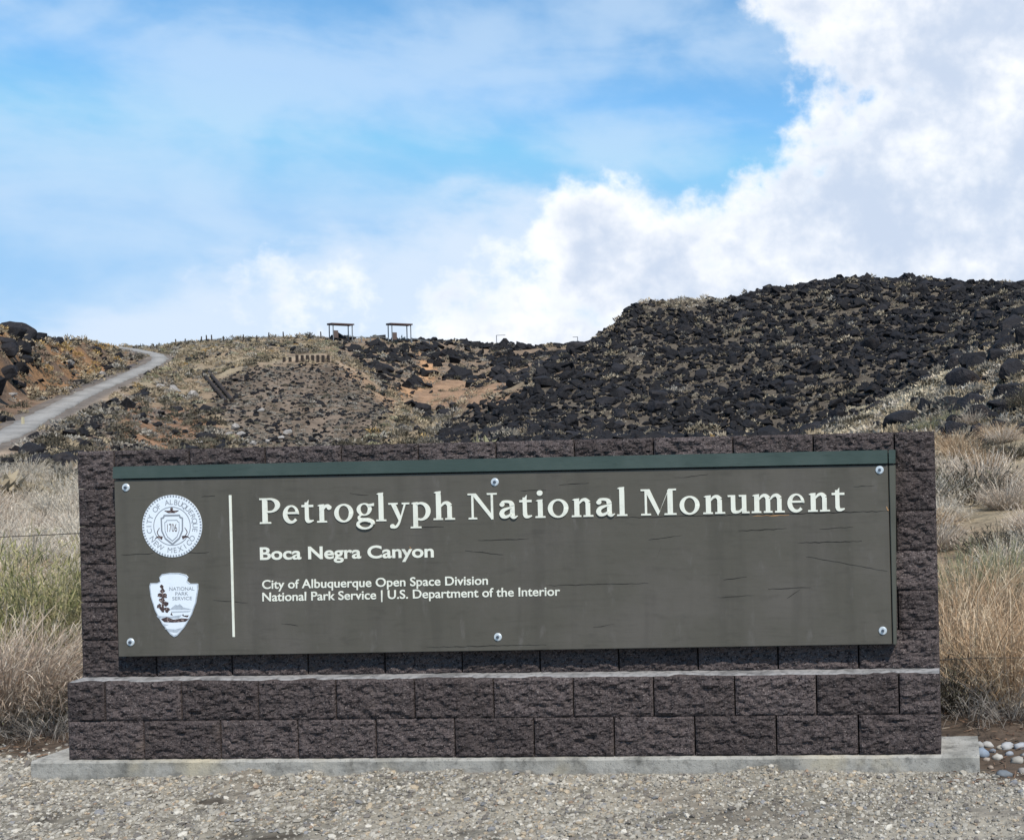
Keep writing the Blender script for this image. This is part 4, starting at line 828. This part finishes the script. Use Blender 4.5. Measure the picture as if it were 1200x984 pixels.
# the plants around the two ends of the wall
G1 = 'dry plants around the ends of the sign wall'
def near_plant(kind, x, y, r, s, label, sz=1.0):
    p = at_r(x, y, r); return plant(kind, p[0], p[1], s, label, G1, sz)
near_plant('pink', 16, 846, 8.75, .98, 'feathery pinkish dry grass clump left of the wall, nearest the gravel', 1.0)
near_plant('pink', 46, 840, 9.0, .9, 'pinkish dry grass clump leaning against the left end of the wall')
near_plant('pink', -30, 846, 8.9, 1.0, 'pinkish dry grass clump at the left picture edge', 1.05)
near_plant('green', 22, 800, 10.6, 1.08, 'tall yellow-green broomy shrub behind the dry grass at far left')
near_plant('green', 70, 790, 10.0, 1.0, 'yellow-green broomy shrub close to the left end of the wall')
near_plant('green', -40, 790, 10.9, 1.1, 'yellow-green broomy shrub at the left picture edge')
near_plant('green', 112, 780, 10.6, .97, 'yellow-green broomy shrub half hidden behind the left wall end')
near_plant('twig', 62, 868, 8.35, .8, 'bare grey twigs at the foot of the left wall end')
near_plant('twig', 38, 868, 8.4, .7, 'low bare grey twigs under the left dry grass')
near_plant('dark', 66, 856, 8.6, .62, 'dark low brush behind the left end of the base')
near_plant('tan', 1150, 852, 7.3, 1.0, 'large tan dry grass clump right of the wall, leaning right')
near_plant('tan', 1196, 852, 7.0, .95, 'tan dry grass clump at the right picture edge beside the stones')
near_plant('tan', 1118, 845, 7.9, 1.0, 'tan dry grass clump rising behind the right wall end')
near_plant('tan', 1232, 845, 7.6, 1.0, 'tan dry grass clump just past the right picture edge')
near_plant('dark', 1108, 860, 6.95, .75, 'dark woody brush tucked against the right end of the base', 1.1)
near_plant('twig', 1142, 865, 6.75, 1.0, 'bare grey twigs arching beside the right end of the footing')
near_plant('twig', 1185, 868, 6.7, .8, 'bare grey twigs above the river stones at right')
near_plant('olive', 1128, 700, 10.6, 1.05, 'grey-green shrub behind the tan grass at the right wall end')
near_plant('olive', 1172, 700, 11.3, 1.1, 'grey-green shrub behind the tan grass at the right picture edge')
near_plant('fdark', 1140, 585, 21.5, 2.1, 'broad dark green-brown shrub on the slope above the right grass, beside the wall', .8)
near_plant('fdark', 1176, 640, 14.5, 1.2, 'dark shrub between pinkish clumps near the right picture edge', .8)
near_plant('tan', 1140, 720, 9.4, 1.05, 'tan dry grass clump between the front grass and the grey-green shrubs')
near_plant('tan', 1188, 720, 9.2, 1.05, 'tan dry grass clump in the second row at the right picture edge')
# the brush field receding on both sides (only where the picture, or one from a step aside, can see it)
FIELDK = {'tan': 'tan dry grass clump', 'pink': 'pinkish dry grass clump', 'pale': 'pale grey-tan rounded shrub', 'olive': 'olive-green shrub', 'dark': 'dark brown shrub'}
def field(x0, x1, r0, r1, n, kinds, wts, side, smin, smax, gap=.62):
    done = []
    for _ in range(n * 8):
        if len(done) >= n: break
        r = math.sqrt(random.uniform(r0 * r0, r1 * r1)); x = random.uniform(x0, x1); p = at_r(x, 500, r)
        k = random.choices(kinds, wts)[0]; s = random.uniform(smin, smax)
        if any((p[0] - q[0]) ** 2 + (p[1] - q[1]) ** 2 < (gap * (s + q[2]) * .5) ** 2 for q in done): continue
        if -.2 < p[0] < WB + .2 and p[1] < 1.0: continue
        px_, py_, _ = project(np.array([p[0], p[1], float(ground(p[0], p[1]))])); px_ = float(px_[0])
        mid = (x0 + x1) / 2; where = 'near row' if r < 17 else 'middle row' if r < 28 else 'far row'
        col = ('against the wall edge' if px_ < 1135 else 'halfway to the picture edge' if px_ < 1175 else 'at the picture edge') if side == 'right' else ('at the picture edge' if px_ < 35 else 'between picture edge and wall' if px_ < 70 else 'against the wall edge')
        done.append((p[0], p[1], s)); o = plant('f' + k, p[0], p[1], s, '%s, %s, %s, %s of wall' % (FIELDK[k], where, col, side), 'brush field on the %s of the wall' % side, random.uniform(.75, 1.15), random.uniform(-3, 3), .03)
KS = ['tan', 'pink', 'pale', 'olive', 'dark']
field(1075, 1290, 11, 20, 26, KS, [2.5, 4, 3, 2.0, 1.2], 'right', .9, 1.45, 1.0)
field(1075, 1290, 20, 45, 74, KS, [1, 5, 4, 1.6, 3], 'right', 1.1, 2.1, 1.1)
field(-120, 118, 13, 30, 46, KS, [1, 4, 5, .5, 0], 'left', .9, 1.4)
field(-120, 118, 30, 68, 105, KS, [1, 4, 7, .5, .9], 'left', 1.2, 2.2, .9)

# ------------------------------------------------------------------ boulders and hillside brush
def hull_rock(npts, seed, blocky=.5):
    r = np.random.default_rng(seed); v = r.normal(size=(npts, 3)); v /= np.linalg.norm(v, axis=1)[:, None]
    v = np.sign(v) * np.abs(v) ** (1 - blocky * .55); v /= np.abs(v).max(1)[:, None] ** .45; v *= r.uniform(.82, 1.08, (npts, 1)) * np.array([1, .85, .72])
    bm = bmesh.new(); [bm.verts.new(p) for p in v]; res = bmesh.ops.convex_hull(bm, input=bm.verts[:]); bmesh.ops.delete(bm, geom=[e for e in res['geom_interior'] if isinstance(e, bmesh.types.BMVert)], context='VERTS')
    bmesh.ops.triangulate(bm, faces=bm.faces[:]); bm.verts.index_update(); V = np.array([p.co[:] for p in bm.verts]); Fc = np.array([[p.index for p in f.verts] for f in bm.faces]); bm.free(); return V, Fc
LOWR = [hull_rock(16, 100 + k) for k in range(12)]
def big_rock(k):
    V, Fc = hull_rock(26, 300 + k); bm = bmesh.new(); vs_ = [bm.verts.new(p) for p in V]
    for f in Fc: bm.faces.new([vs_[i] for i in f])
    bmesh.ops.dissolve_limit(bm, angle_limit=.28, verts=bm.verts[:], edges=bm.edges[:]); bmesh.ops.bevel(bm, geom=bm.edges[:], offset=.07, segments=1, affect='EDGES', profile=.5, clamp_overlap=True); bmesh.ops.triangulate(bm, faces=bm.faces[:])
    bmesh.ops.subdivide_edges(bm, edges=[e for e in bm.edges if e.calc_length() > .45], cuts=1)
    bmesh.ops.triangulate(bm, faces=bm.faces[:])
    for v in bm.verts:
        c = v.co; v.co = c * (1 + .16 * float(fbm(np.array([c.x * 2.2 + k * 9]), np.array([c.y * 2.2]), np.array([c.z * 2.2]), o=3, seed=k)[0] - .5))
    return bm_mesh('boulder', bm, M['rock'])
BIGR = [big_rock(k) for k in range(10)]
AREA = np.zeros(HT.shape); dxy = np.gradient(TAZ)[:, None] * RR[None] * np.gradient(RR)[None]; AREA[:] = np.abs(dxy)
PXg, PYg = PXv.reshape(HT.shape), PYv.reshape(HT.shape); farg = (RR[None] > 40) & (RR[None] < 275) & (TX[:, None] > -330) & (TX[:, None] < 1520)
wobg = wob.reshape(HT.shape)
def zmask(poly, s=4, wb=.5): return ss(-s, s, sdf(PXg, PYg, poly) + wobg * wb) * farg
roadfree = np.ones(HT.shape); roadfree[sub] = ss(RW + .4, RW + 1.4, dR)
tr_d, _ = poly_dist(VX, VY, catmull([at_r(*p) for p in TRAILPX], 5)); tr_2, _ = poly_dist(VX, VY, catmull([at_r(*p) for p in TRAIL2], 5)); trailfree = (ss(.2, 1.2, tr_d) * ss(.3, 1.3, tr_2)).reshape(HT.shape)
free = roadfree * trailfree * (1 - zmask([(332, 414), (388, 414), (390, 426), (332, 428)], 2, 0))
zH, zC, zF, zL, zK, zS, zO, zB, zFi, zFl, zBk = [zmask(p) for p in (HILL, CANYON, FAN, LEFT, CLIFF, SPUR, ORANGE, BAND, FILL, FLAT, BANK)]
STRIP = [(945, 516), (1030, 482), (1095, 449), (1132, 428), (1146, 440), (1105, 470), (1045, 502), (975, 524)]; TOPS = [(745, 350), (860, 346), (870, 356), (800, 366), (755, 368)]
zSt = zmask(STRIP, 2, .1); zTp = zmask(TOPS, 3, .15)
zHs = zmask(HILL, 3, .12) * (1 - zSt); zS = zS * (1 - zSt)
other = np.clip(1 - zHs - zC - zF - zL - zS - zFi - zFl - zBk, 0, 1) * farg
patchy = ss(.40, .60, fbm(GX * .16, GY * .16, o=3, seed=77)); patchy2 = ss(.42, .58, fbm(GX * .3, GY * .3, o=3, seed=78))
elev = (HT - CAM[2]) / RR[None]; rm_ = np.maximum.accumulate(elev, 1); seen_ = np.where(elev >= rm_ - .0045, 1.0, .03)
def sample(dens, n):
    p = (dens * AREA * free * seen_).ravel(); p = p / p.sum(); k = rng.choice(len(p), n, p=p); i, j = np.unravel_index(k, HT.shape)
    a = np.interp(i + rng.uniform(-.5, .5, n), np.arange(len(TAZ)), TAZ); r = np.interp(j + rng.uniform(-.5, .5, n), np.arange(len(RR)), RR)
    return CAM[0] + np.sin(a) * r, CAM[1] + np.cos(a) * r
RX, RY, RS, RZn = [], [], [], []
def rocks(dens, n, med, sig, lo, hi, zone_id):
    x, y = sample(dens, n); RX.append(x); RY.append(y); RS.append(np.exp(rng.normal(math.log(med), sig, n)).clip(lo, hi)); RZn.append(np.full(n, zone_id))
rocks(zHs * (1 - .8 * zTp) * (.65 + .5 * patchy2), 21000, .245, .45, .11, .85, 0)
rocks(zC * (1 - .84 * np.maximum(zO, zB)) * (.25 + patchy) * (.12 + .88 * ss(468, 448, PYg)), 1600, .50, .42, .25, 1.4, 1)
rocks(zK, 330, .55, .55, .25, 1.6, 2)
rocks(zL * (1 - zK) * (.2 + patchy), 420, .27, .5, .12, .8, 2)
rocks(zF, 1900, .13, .4, .07, .4, 3); rocks(zBk, 420, .22, .5, .1, .7, 3)
rocks(zS * (.15 + patchy2), 1000, .25, .55, .1, .8, 4)
rocks(zFi * (.15 + patchy) + other * .35 * (.1 + patchy), 1500, .20, .5, .1, .7, 3)
RX, RY, RS, RZn = map(np.concatenate, (RX, RY, RS, RZn))
def hit(x, y):
    d = ray(x, y); h_ = math.hypot(d[0], d[1]); rr = np.linspace(20, 270, 2500); P_ = CAM[None] + d[None] * (rr / h_)[:, None]; g = ground(P_[:, 0], P_[:, 1]); k = np.argmax(g > P_[:, 2]); return P_[k], rr[k]
# boulders one can point at: photo x, y, width in pixels
BIGP = [(1074, 468, 30, 'round black boulder at the tan grass edge of the right spur'), (1128, 438, 58, 'long slanted black outcrop boulder highest on the right spur'), (1112, 452, 26, None), (1146, 450, 22, None), (1150, 480, 30, 'black boulder with a pointed top in the middle of the right spur'), (1122, 501, 34, 'squat black boulder above the right wall corner'), (1108, 518, 26, None), (1158, 514, 24, None), (1193, 476, 30, None), (1086, 486, 20, None), (1060, 482, 14, None), (1172, 500, 22, None), (1140, 462, 24, None), (1186, 452, 20, None), (1132, 522, 22, None), (1178, 525, 28, None),
        (8, 432, 34, 'huge dark boulder low in the rock outcrop at the left edge'), (24, 404, 30, None), (6, 398, 30, None), (30, 384, 26, 'jagged dark boulder on top of the left outcrop'), (12, 376, 26, None), (42, 394, 18, None), (20, 446, 24, None), (64, 398, 16, None), (88, 397, 16, None), (112, 408, 14, None),
        (540, 436, 26, 'large dark boulder above the orange soil in the canyon head'), (555, 448, 20, None), (505, 436, 18, None), (582, 432, 16, None), (594, 438, 18, None), (518, 478, 16, None), (532, 474, 14, None), (164, 462, 16, None), (206, 478, 14, None)]
tops = []
for x, y, wpx, lab in BIGP:
    p, r = hit(x, y + wpx * .25); tops.append((p[0], p[1], wpx * (.72 if x < 120 else .84 if x > 900 else 1) / F * r / 2, lab, 4 if x > 900 else 2 if x < 300 else 1))
dist_ = np.hypot(RX - CAM[0], RY - CAM[1]); RZ = ground(RX, RY); pxx, pyy, _ = project(np.stack([RX, RY, RZ], 1))
inv = (pxx > -20) & (pxx < 1220) & (pyy < np.interp(pxx, [0, 89, 90, 1098, 1099, 1200], [900, 900, 536, 508, 900, 900]))
appar = np.where(inv, RS / dist_, 0); order = np.argsort(-appar); ind = order[:300 - len(tops)]; rest = order[300 - len(tops):]
RLAB = {0: ('black boulder on the right hill', 'boulders on the right hillside'), 1: ('black boulder in the canyon head', 'boulders in the canyon head'), 2: ('dark boulder on the left hillside', 'boulders on the left hillside'), 3: ('dark rock below the road', 'rocks below the road'), 4: ('black boulder on the right spur', 'boulders on the right spur')}
def where(x, y, zid):
    a, b, _ = project(np.array([x, y, float(ground(x, y))])); a, b = float(a[0]), float(b[0])
    if zid == 0:
        f = (b - np.interp(a, [500, 700, 760, 1000, 1200], [500, 400, 357, 329, 337])) / 160
        return ('at the crest' if f < .12 else 'high up' if f < .4 else 'halfway down' if f < .75 else 'low down') + (' left of its nose' if a < 690 else ' under its nose' if a < 800 else " under its long crest's left third" if a < 870 else " under its long crest's middle" if a < 935 else " under its highest point" if a < 1010 else ' beyond its highest point' if a < 1090 else ' towards the picture edge')
    if zid == 1: return ('near the skyline' if b < 412 else 'on the slope' if b < 445 else 'near the bottom') + (' under the left shelter' if a < 440 else ' under the right shelter' if a < 505 else ' towards the big hill')
    if zid == 2: return ('on the skyline' if b < 398 else 'on the slope' if b < 430 else 'low by the road') + (' at the picture edge' if a < 50 else ' near the road')
    if zid == 3: return ('high' if b < 430 else 'halfway down' if b < 480 else 'just above the wall') + (' left of the wall' if a < 90 else ' beside the road' if a < 230 else ' on the grey fan' if a < 430 else ' right of the grey fan')
    return ('high' if b < 440 else 'in the middle' if b < 485 else 'low') + (' left of wall corner' if a < 1098 else ' right of wall corner' if a < 1150 else ' at the picture edge')
def boulder(x, y, s, lab, zid, sq=1.0):
    szw = 'large' if s > .95 else 'mid-sized' if s > .62 else 'small'
    if lab is None: lab = '%s %s, %s' % (szw, RLAB[int(zid)][0], where(x, y, int(zid)))
    o = obj('boulder', BIGR[rng.integers(len(BIGR))], loc=(float(x), float(y), float(ground(x, y)) + s * .22), label=lab or RLAB[int(zid)][0], category='boulder', group=RLAB[int(zid)][1])
    o.rotation_euler = (random.uniform(-.5, .5), random.uniform(-.5, .5), random.uniform(0, 6.28)); o.scale = (s * random.uniform(.9, 1.2), s * random.uniform(.85, 1.1), s * random.uniform(.75, 1.05) * sq)
for k in ind: boulder(RX[k], RY[k], RS[k], None, RZn[k])
for t in tops: boulder(t[0], t[1], t[2], t[3], t[4], .85)
def merged_rocks(name, ids, label, mat):
    Vs, Fs, o = [], [], 0; Rm = rot_rand(len(ids), .7)
    for q, k in enumerate(ids):
        V, Fc = LOWR[int(rng.integers(len(LOWR)))]; W = (V * (RS[k] * rng.uniform(.85, 1.2, 3) * np.array([1, 1, .85]))) @ Rm[q].T + np.array([RX[k], RY[k], RZ[k] + RS[k] * .2]); Vs.append(W); Fs.append(Fc + o); o += len(W)
    return obj(name, mesh_np(name, np.vstack(Vs), np.vstack(Fs), mat), kind='stuff', label=label)
merged_rocks('boulder_field', rest, 'countless black basalt boulders covering the hillsides', M['rock'])
# pale rocks below the road
for x, y, wpx, lab in ((205, 456, 12, 'pale grey boulder just below the road bend'), (225, 462, 13, 'pale boulder right of the one below the road bend'), (214, 466, 11, None), (188, 452, 9, None), (274, 501, 12, 'whitish rock low on the slope above the left part of the wall'), (283, 508, 9, None), (234, 518, 8, None), (305, 480, 8, None), (337, 506, 9, None), (82, 425, 10, None), (120, 438, 9, None), (14, 462, 9, None), (330, 512, 8, None), (268, 508, 8, None), (296, 519, 9, None), (250, 515, 6, None), (315, 516, 7, None)):
    p, r = hit(x, y + 2); s = wpx / F * r / 2
    o = obj('pale_boulder', bpy.data.meshes.get('pale_boulder') or (lambda m_: (setattr(m_, 'name', 'pale_boulder'), m_.materials.clear(), m_.materials.append(M['rock_pale']), m_)[-1])(BIGR[3].copy()), loc=(p[0], p[1], float(ground(p[0], p[1])) + s * .3), label=lab or 'small pale rock scattered on the brown slope beside the road', category='boulder', group='pale rocks near the road')
    o.rotation_euler = (random.uniform(-.5, .5), random.uniform(-.5, .5), random.uniform(0, 6.28)); o.scale = (s, s * .9, s * .75)
# hillside brush: small domes of leaf faces
def dome(n, leaf, seed, flat=.8):
    r = np.random.default_rng(seed); v = r.normal(size=(n, 3)); v /= np.linalg.norm(v, axis=1)[:, None]; v[:, 2] = np.abs(v[:, 2]); rad = r.uniform(.45, 1.0, n) ** .6
    c = v * rad[:, None] * np.array([1, 1, flat]); c[:, :2] += r.normal(0, .08, (n, 2))
    a = r.normal(size=(n, 3)); a /= np.linalg.norm(a, axis=1)[:, None]; up = v + r.normal(0, .5, (n, 3)) + np.array([0, 0, .5]); up /= np.linalg.norm(up, axis=1)[:, None]; a = np.cross(a, up); a /= np.linalg.norm(a, axis=1)[:, None] + 1e-9
    s = leaf * r.uniform(.6, 1.4, (n, 1)); V = np.stack([c - a * s * .5, c + a * s * .5, c + up * s * 1.5], 1); return V.reshape(-1, 3), np.arange(n * 3).reshape(-1, 3)
DOM = [dome(70, .21, 900 + k, .65 + .04 * k) for k in range(8)]; DOMB = [dome(260, .135, 950 + k, .75) for k in range(5)]
SX, SY, SS, SC, SZ = [], [], [], [], []
PALS = {'htan': [(.25, .21, .155), (.29, .245, .18), (.21, .17, .125), (.27, .23, .165)], 'tan': [(.29, .235, .16), (.34, .275, .19), (.245, .195, .13), (.31, .255, .175)], 'pale': PALE, 'dark': [(.11, .095, .07), (.145, .125, .09), (.085, .08, .06)], 'gold': GOLD, 'green': [(.20, .19, .115), (.25, .235, .15), (.29, .275, .20)], 'grey': [(.24, .215, .18), (.30, .275, .235), (.19, .17, .145)]}
def brush(dens, n, med, sig, pal, zid, lo=.15, hi=1.2):
    x, y = sample(dens, n); SX.append(x); SY.append(y); SS.append(np.exp(rng.normal(math.log(med), sig, n)).clip(lo, hi)); SC.append(pick_colors(n, PALS[pal], np.ones(len(PALS[pal])), .2)); SZ.append(np.full(n, zid))
brush(zHs, 3000, .28, .35, 'htan', 0); brush(zHs, 1300, .28, .3, 'grey', 0); brush(zHs * patchy, 260, .62, .2, 'htan', 0)
brush(zC * (1 - .8 * zO), 500, .5, .3, 'grey', 1); brush(zC, 250, .5, .3, 'tan', 1); brush(zC * (1 - .7 * zO), 250, .5, .3, 'dark', 1)
brush(zF, 1500, .19, .3, 'grey', 3, .1); brush(zF, 600, .18, .3, 'dark', 3, .1); brush(zBk, 130, .42, .35, 'grey', 3); brush(zBk, 130, .42, .35, 'dark', 3); brush(zBk, 80, .40, .3, 'tan', 3)
brush(zL, 600, .42, .35, 'tan', 2); brush(zL, 300, .4, .35, 'grey', 2); brush(zL, 200, .5, .3, 'dark', 2); brush(zL * patchy, 70, .7, .25, 'gold', 2)
brush(zS, 1300, .32, .35, 'tan', 4); brush(zS, 500, .32, .35, 'pale', 4); brush(zTp, 160, .32, .3, 'pale', 0); brush(zSt, 420, .30, .3, 'pale', 4); brush(zS, 260, .4, .3, 'grey', 4); brush(zS, 130, .34, .3, 'dark', 4)
brush(zFi * (.3 + patchy), 170, .45, .35, 'dark', 3); brush(zFi, 120, .35, .35, 'grey', 3)
brush(other, 1600, .42, .35, 'tan', 3); brush(other, 900, .42, .35, 'grey', 3); brush(other * patchy, 800, .45, .35, 'dark', 3); brush(other * patchy2, 70, .5, .3, 'gold', 3); brush(other, 300, .45, .3, 'green', 3)
brush(zFl, 600, .45, .3, 'pale', 3); brush(zFl, 300, .4, .3, 'tan', 3)
# pale grass strip where the spur meets the big hill
nS = 640; tq = rng.uniform(0, 1, nS); gx = np.interp(tq, [0, .35, .7, 1], [958, 1030, 1085, 1125]) + rng.normal(0, 7, nS); gy = np.interp(tq, [0, .35, .7, 1], [506, 482, 458, 440]) + rng.normal(0, 6, nS)
hp = [hit(a, b)[0] for a, b in zip(gx, gy)]; SX.append(np.array([p[0] for p in hp])); SY.append(np.array([p[1] for p in hp])); SS.append(rng.uniform(.2, .42, nS)); SC.append(pick_colors(nS, [(.47, .41, .30), (.53, .46, .34), (.42, .37, .28)], [1, 1, 1])); SZ.append(np.full(nS, 4))
nW = 900; hx = rng.uniform(60, 1110, nW); hr = np.sqrt(rng.uniform(14 ** 2, 62 ** 2, nW)); hq = np.array([at_r(a, 500, b) for a, b in zip(hx, hr)]); SX.append(hq[:, 0]); SY.append(hq[:, 1]); SS.append(rng.uniform(.2, .42, nW)); SC.append(pick_colors(nW, PALE + PALS['tan'], np.ones(8))); SZ.append(np.full(nW, 3))
SX, SY, SS, SC, SZ = map(np.concatenate, (SX, SY, SS, SC, SZ)); SH = ground(SX, SY)
pxx, pyy, _ = project(np.stack([SX, SY, SH], 1)); inv = (pxx > -20) & (pxx < 1220) & (pyy < np.interp(pxx, [0, 89, 90, 1098, 1099, 1200], [900, 900, 536, 508, 900, 900]))
appar = np.where(inv, SS / np.hypot(SX - CAM[0], SY - CAM[1]), 0); order = np.argsort(-appar); ind, rest = order[:300], order[300:]
def shade_name(c):
    l = c.mean(); return 'golden' if c[0] > 2.2 * c[2] else 'dark' if l < .14 else 'grey' if l < .27 else 'tan'
SLAB = {0: 'on the right hill', 1: 'in the canyon head', 2: 'on the left hillside', 3: 'below the road', 4: 'on the right spur'}
cache = {}
for k in ind:
    nm = shade_name(SC[k]); key = (nm, int(rng.integers(5)))
    if key not in cache:
        V, Fc = DOMB[key[1]]; vc = np.repeat(1 + rng.uniform(-.3, .3, len(V) // 3), 3)[:, None] * {'golden': np.array([.36, .25, .11]), 'dark': np.array([.11, .095, .07]), 'grey': np.array([.25, .225, .185]), 'tan': np.array([.29, .24, .168])}[nm][None]
        cache[key] = mesh_np('hillside_shrub', V, Fc, M['brush'], False, vc)
    o = obj('hillside_shrub', cache[key], loc=(SX[k], SY[k], SH[k] - .05), label='%s%s shrub %s, %s' % ('big ' if SS[k] > .75 else 'little ' if SS[k] < .42 else '', nm, SLAB[int(SZ[k])], where(SX[k], SY[k], int(SZ[k]))), category='shrub', group='%s shrubs %s' % (nm, SLAB[int(SZ[k])]))
    s = SS[k]; o.rotation_euler = (0, 0, random.uniform(0, 6.28)); o.scale = (s, s * random.uniform(.8, 1.1), s * random.uniform(.75, 1.1))
Vs, Fs, Cs, o_ = [], [], [], 0
for k in rest:
    V, Fc = DOM[int(rng.integers(8))]; a = rng.uniform(0, 6.28); c, s = math.cos(a), math.sin(a); sc3 = SS[k] * rng.uniform(.8, 1.2, 3)
    W = (V * sc3) @ np.array([[c, s, 0], [-s, c, 0], [0, 0, 1]]) + np.array([SX[k], SY[k], SH[k] - .04]); Vs.append(W); Fs.append(Fc + o_); o_ += len(W)
    Cs.append(np.repeat(1 + rng.uniform(-.3, .3, len(V) // 3), 3)[:, None] * SC[k][None])
obj('hillside_brush', mesh_np('hillside_brush', np.vstack(Vs), np.vstack(Fs), M['brush'], False, np.vstack(Cs)), kind='stuff', label='low dry brush dotting the hillsides')

# ------------------------------------------------------------------ things on the mesa
def base_at(x, y, r): p = at_r(x, y, r); return p[0], p[1], float(ground(p[0], p[1]))
def shelter(xc, label):
    x, y, z = base_at(xc, 393, 225); t = thing('picnic_shelter', label, 'shelter', (x, y, z), 'open shelters on the mesa edge')
    az_ = math.atan2(x - CAM[0], y - CAM[1]); t.rotation_euler = (0, 0, -az_ + .32); u = 225 * math.cos(az_) / F; hw = 11.0 * u; top = at_r(xc, 381, 225)[2] - z; dp = 1.0
    for sx in (-1, 1):
        for sy in (-1, 1): box('post', M['steel'], sx * hw - .07, sx * hw + .07, sy * dp - .07, sy * dp + .07, -.5, top, parent=t)
    bm = bmesh.new(); bx(bm, -hw - .28, hw + .28, -dp - .3, dp + .3, top, top + .32)
    for v in bm.verts:
        if v.co.z > top + .1 and abs(v.co.y) > 1: v.co.z -= .10 if v.co.y < 0 else 0
    obj('roof', bm_mesh('roof', bm, M['rust']), t, label='flat reddish-brown roof')
    box('side_panel', M['info'], -hw + .12, -hw + .85, -dp + .05, -dp + .12, .45, 1.75, parent=t)
    box('bench', M['timber'], -.3, .8, -.2, .2, .35, .45, parent=t); box('bench_leg', M['timber'], .15, .35, -.15, .15, -.4, .35, parent=t)
    return t
shelter(399.5, 'left of the two open roofed shelters on the skyline'); shelter(468.3, 'right of the two open roofed shelters on the skyline')
for i, px_ in enumerate((206, 217, 236, 242, 248, 262, 285, 301, 315, 332, 348, 363, 376)):
    ys = np.interp(px_, [145, 190, 250, 330, 440], [408, 402, 397, 394, 393]); x, y, z = base_at(px_, ys, 226); h = random.uniform(.8, 1.25)
    bm = bmesh.new(); tube(bm, [(0, 0, -.4), (0, 0, h * .6), (random.uniform(-.05, .05), 0, h)], [.11, .10, .085], 6)
    obj('fence_post', bm_mesh('fence_post', bm, M['timber']), loc=(x, y, z), label='short wooden fence post on the skyline left of the shelters', category='post', group='fence posts along the mesa skyline')
def rail(x0, x1, n, label):
    X0, Y0, Z0 = base_at(x0, 394, 224); X1, Y1, Z1 = base_at(x1, 394, 224); t = thing('rail_fence', label, 'fence', (X0, Y0, Z0), 'rail fences at the shelters'); dx, dy = X1 - X0, Y1 - Y0
    for k in range(n + 1):
        f = k / n; gz = float(ground(X0 + dx * f, Y0 + dy * f)) - Z0; bm = bmesh.new(); tube(bm, [(dx * f, dy * f, gz - .3), (dx * f, dy * f, gz + .95)], .08, 6); obj('post', bm_mesh('post', bm, M['steel']), t)
    bm = bmesh.new(); tube(bm, [(dx * f, dy * f, float(ground(X0 + dx * f, Y0 + dy * f)) - Z0 + .85) for f in np.linspace(0, 1, n + 1)], .06, 6); obj('rail', bm_mesh('rail', bm, M['steel']), t)
rail(413, 455, 4, 'low rail fence between the two skyline shelters'); rail(482.5, 503, 2, 'short low rail fence right of the right shelter')
for px_, arm, lab in ((582, 1.8, 'thin pole with a short arm pointing right on the canyon skyline'), (677, -1.0, 'thin pole with a short arm pointing left where the big hill meets the skyline')):
    x, y, z = base_at(px_, 402, 246); t = thing('arm_pole', lab, 'pole', (x, y, z), 'arm poles on the skyline'); top = at_r(px_, 392.6 if arm > 0 else 394.5, 246)[2] - z
    bm = bmesh.new(); tube(bm, [(0, 0, -.6), (0, 0, top)], .075, 6); obj('pole', bm_mesh('pole', bm, M['steel']), t)
    bm = bmesh.new(); tube(bm, [(0, 0, top - .05), (arm, 0, top - .05)], .06, 6); obj('arm', bm_mesh('arm', bm, M['steel']), t)
for k in range(9):
    px_ = 336 + k * 6.1 if k > 1 else 333 + k * 7; p, r = hit(px_, 424.5 - (.4 if k < 2 else 0)); h = 7.6 / F * r if k > 1 else 5 / F * r; bm = bmesh.new(); tube(bm, [(0, 0, -.4), (0, 0, h * .95), (0, 0, h)], [.17, .17, .13], 8)
    obj('bollard', bm_mesh('bollard', bm, M['timber']), loc=(p[0], p[1], float(ground(p[0], p[1]))), label='short dark timber bollard in the row at the trail crest', category='bollard', group='bollard row on the trail crest')
for off, lab in ((0, 'long dark timber lying down the slope, left of a parallel pair'), (7, 'long dark timber lying down the slope, right of a parallel pair')):
    pts = [];
    for t in np.linspace(0, 1, 7):
        p, r = hit(238 + off + 27 * t, 440 + 33 * t - off * .2); pts.append((p[0], p[1], float(ground(p[0], p[1])) + .28))
    p0 = np.array(pts[0]); bm = bmesh.new(); tube(bm, [tuple(np.array(p) - p0) for p in pts], .17, 6); obj('timber_edging', bm_mesh('timber_edging', bm, M['timber']), loc=tuple(p0), label=lab, category='timber', group='timbers on the slope')
p, r = hit(27, 499); bm = bmesh.new(); bx(bm, -.07, .07, -.06, .06, -.3, .62); obj('road_marker', bm_mesh('road_marker', bm, material('marker_paint', (.48, .42, .28), .7)), loc=(p[0], p[1], float(ground(p[0], p[1]))), label='small yellowish marker post at the near road edge', category='marker')

# ------------------------------------------------------------------ wire fence behind the sign
fence = thing('wire_fence', 'old wire fence strung through the dry grass behind the wall', 'fence', (2.2, 1.15, 0))
for X_ in (-6.5, 1.2, 3.6, 10.5):
    bm = bmesh.new(); bx(bm, X_ - 2.2 - .02, X_ - 2.2 + .02, -.004, .004, -.3, 1.28); bx(bm, X_ - 2.2 - .004, X_ - 2.2 + .004, .0045, .03, -.3, 1.275); obj('post', bm_mesh('post', bm, M['rust']), fence)
for z, xa, xb in ((.15, 1.4, 8.3), (.345, 1.4, 8.3), (1.18, -8.7, -1.0)):
    bm = bmesh.new(); pts = []
    for k in range(41):
        t = k / 40; x = xa + (xb - xa) * t; sag = math.sin(math.pi * ((x * .4) % 1)) * .02; pts.append((x, -.012, z - sag + .01 * math.sin(x * 1.3 + z * 9)))
    tube(bm, pts, .0026, 5); obj('wire', bm_mesh('wire', bm, M['wire']), fence)
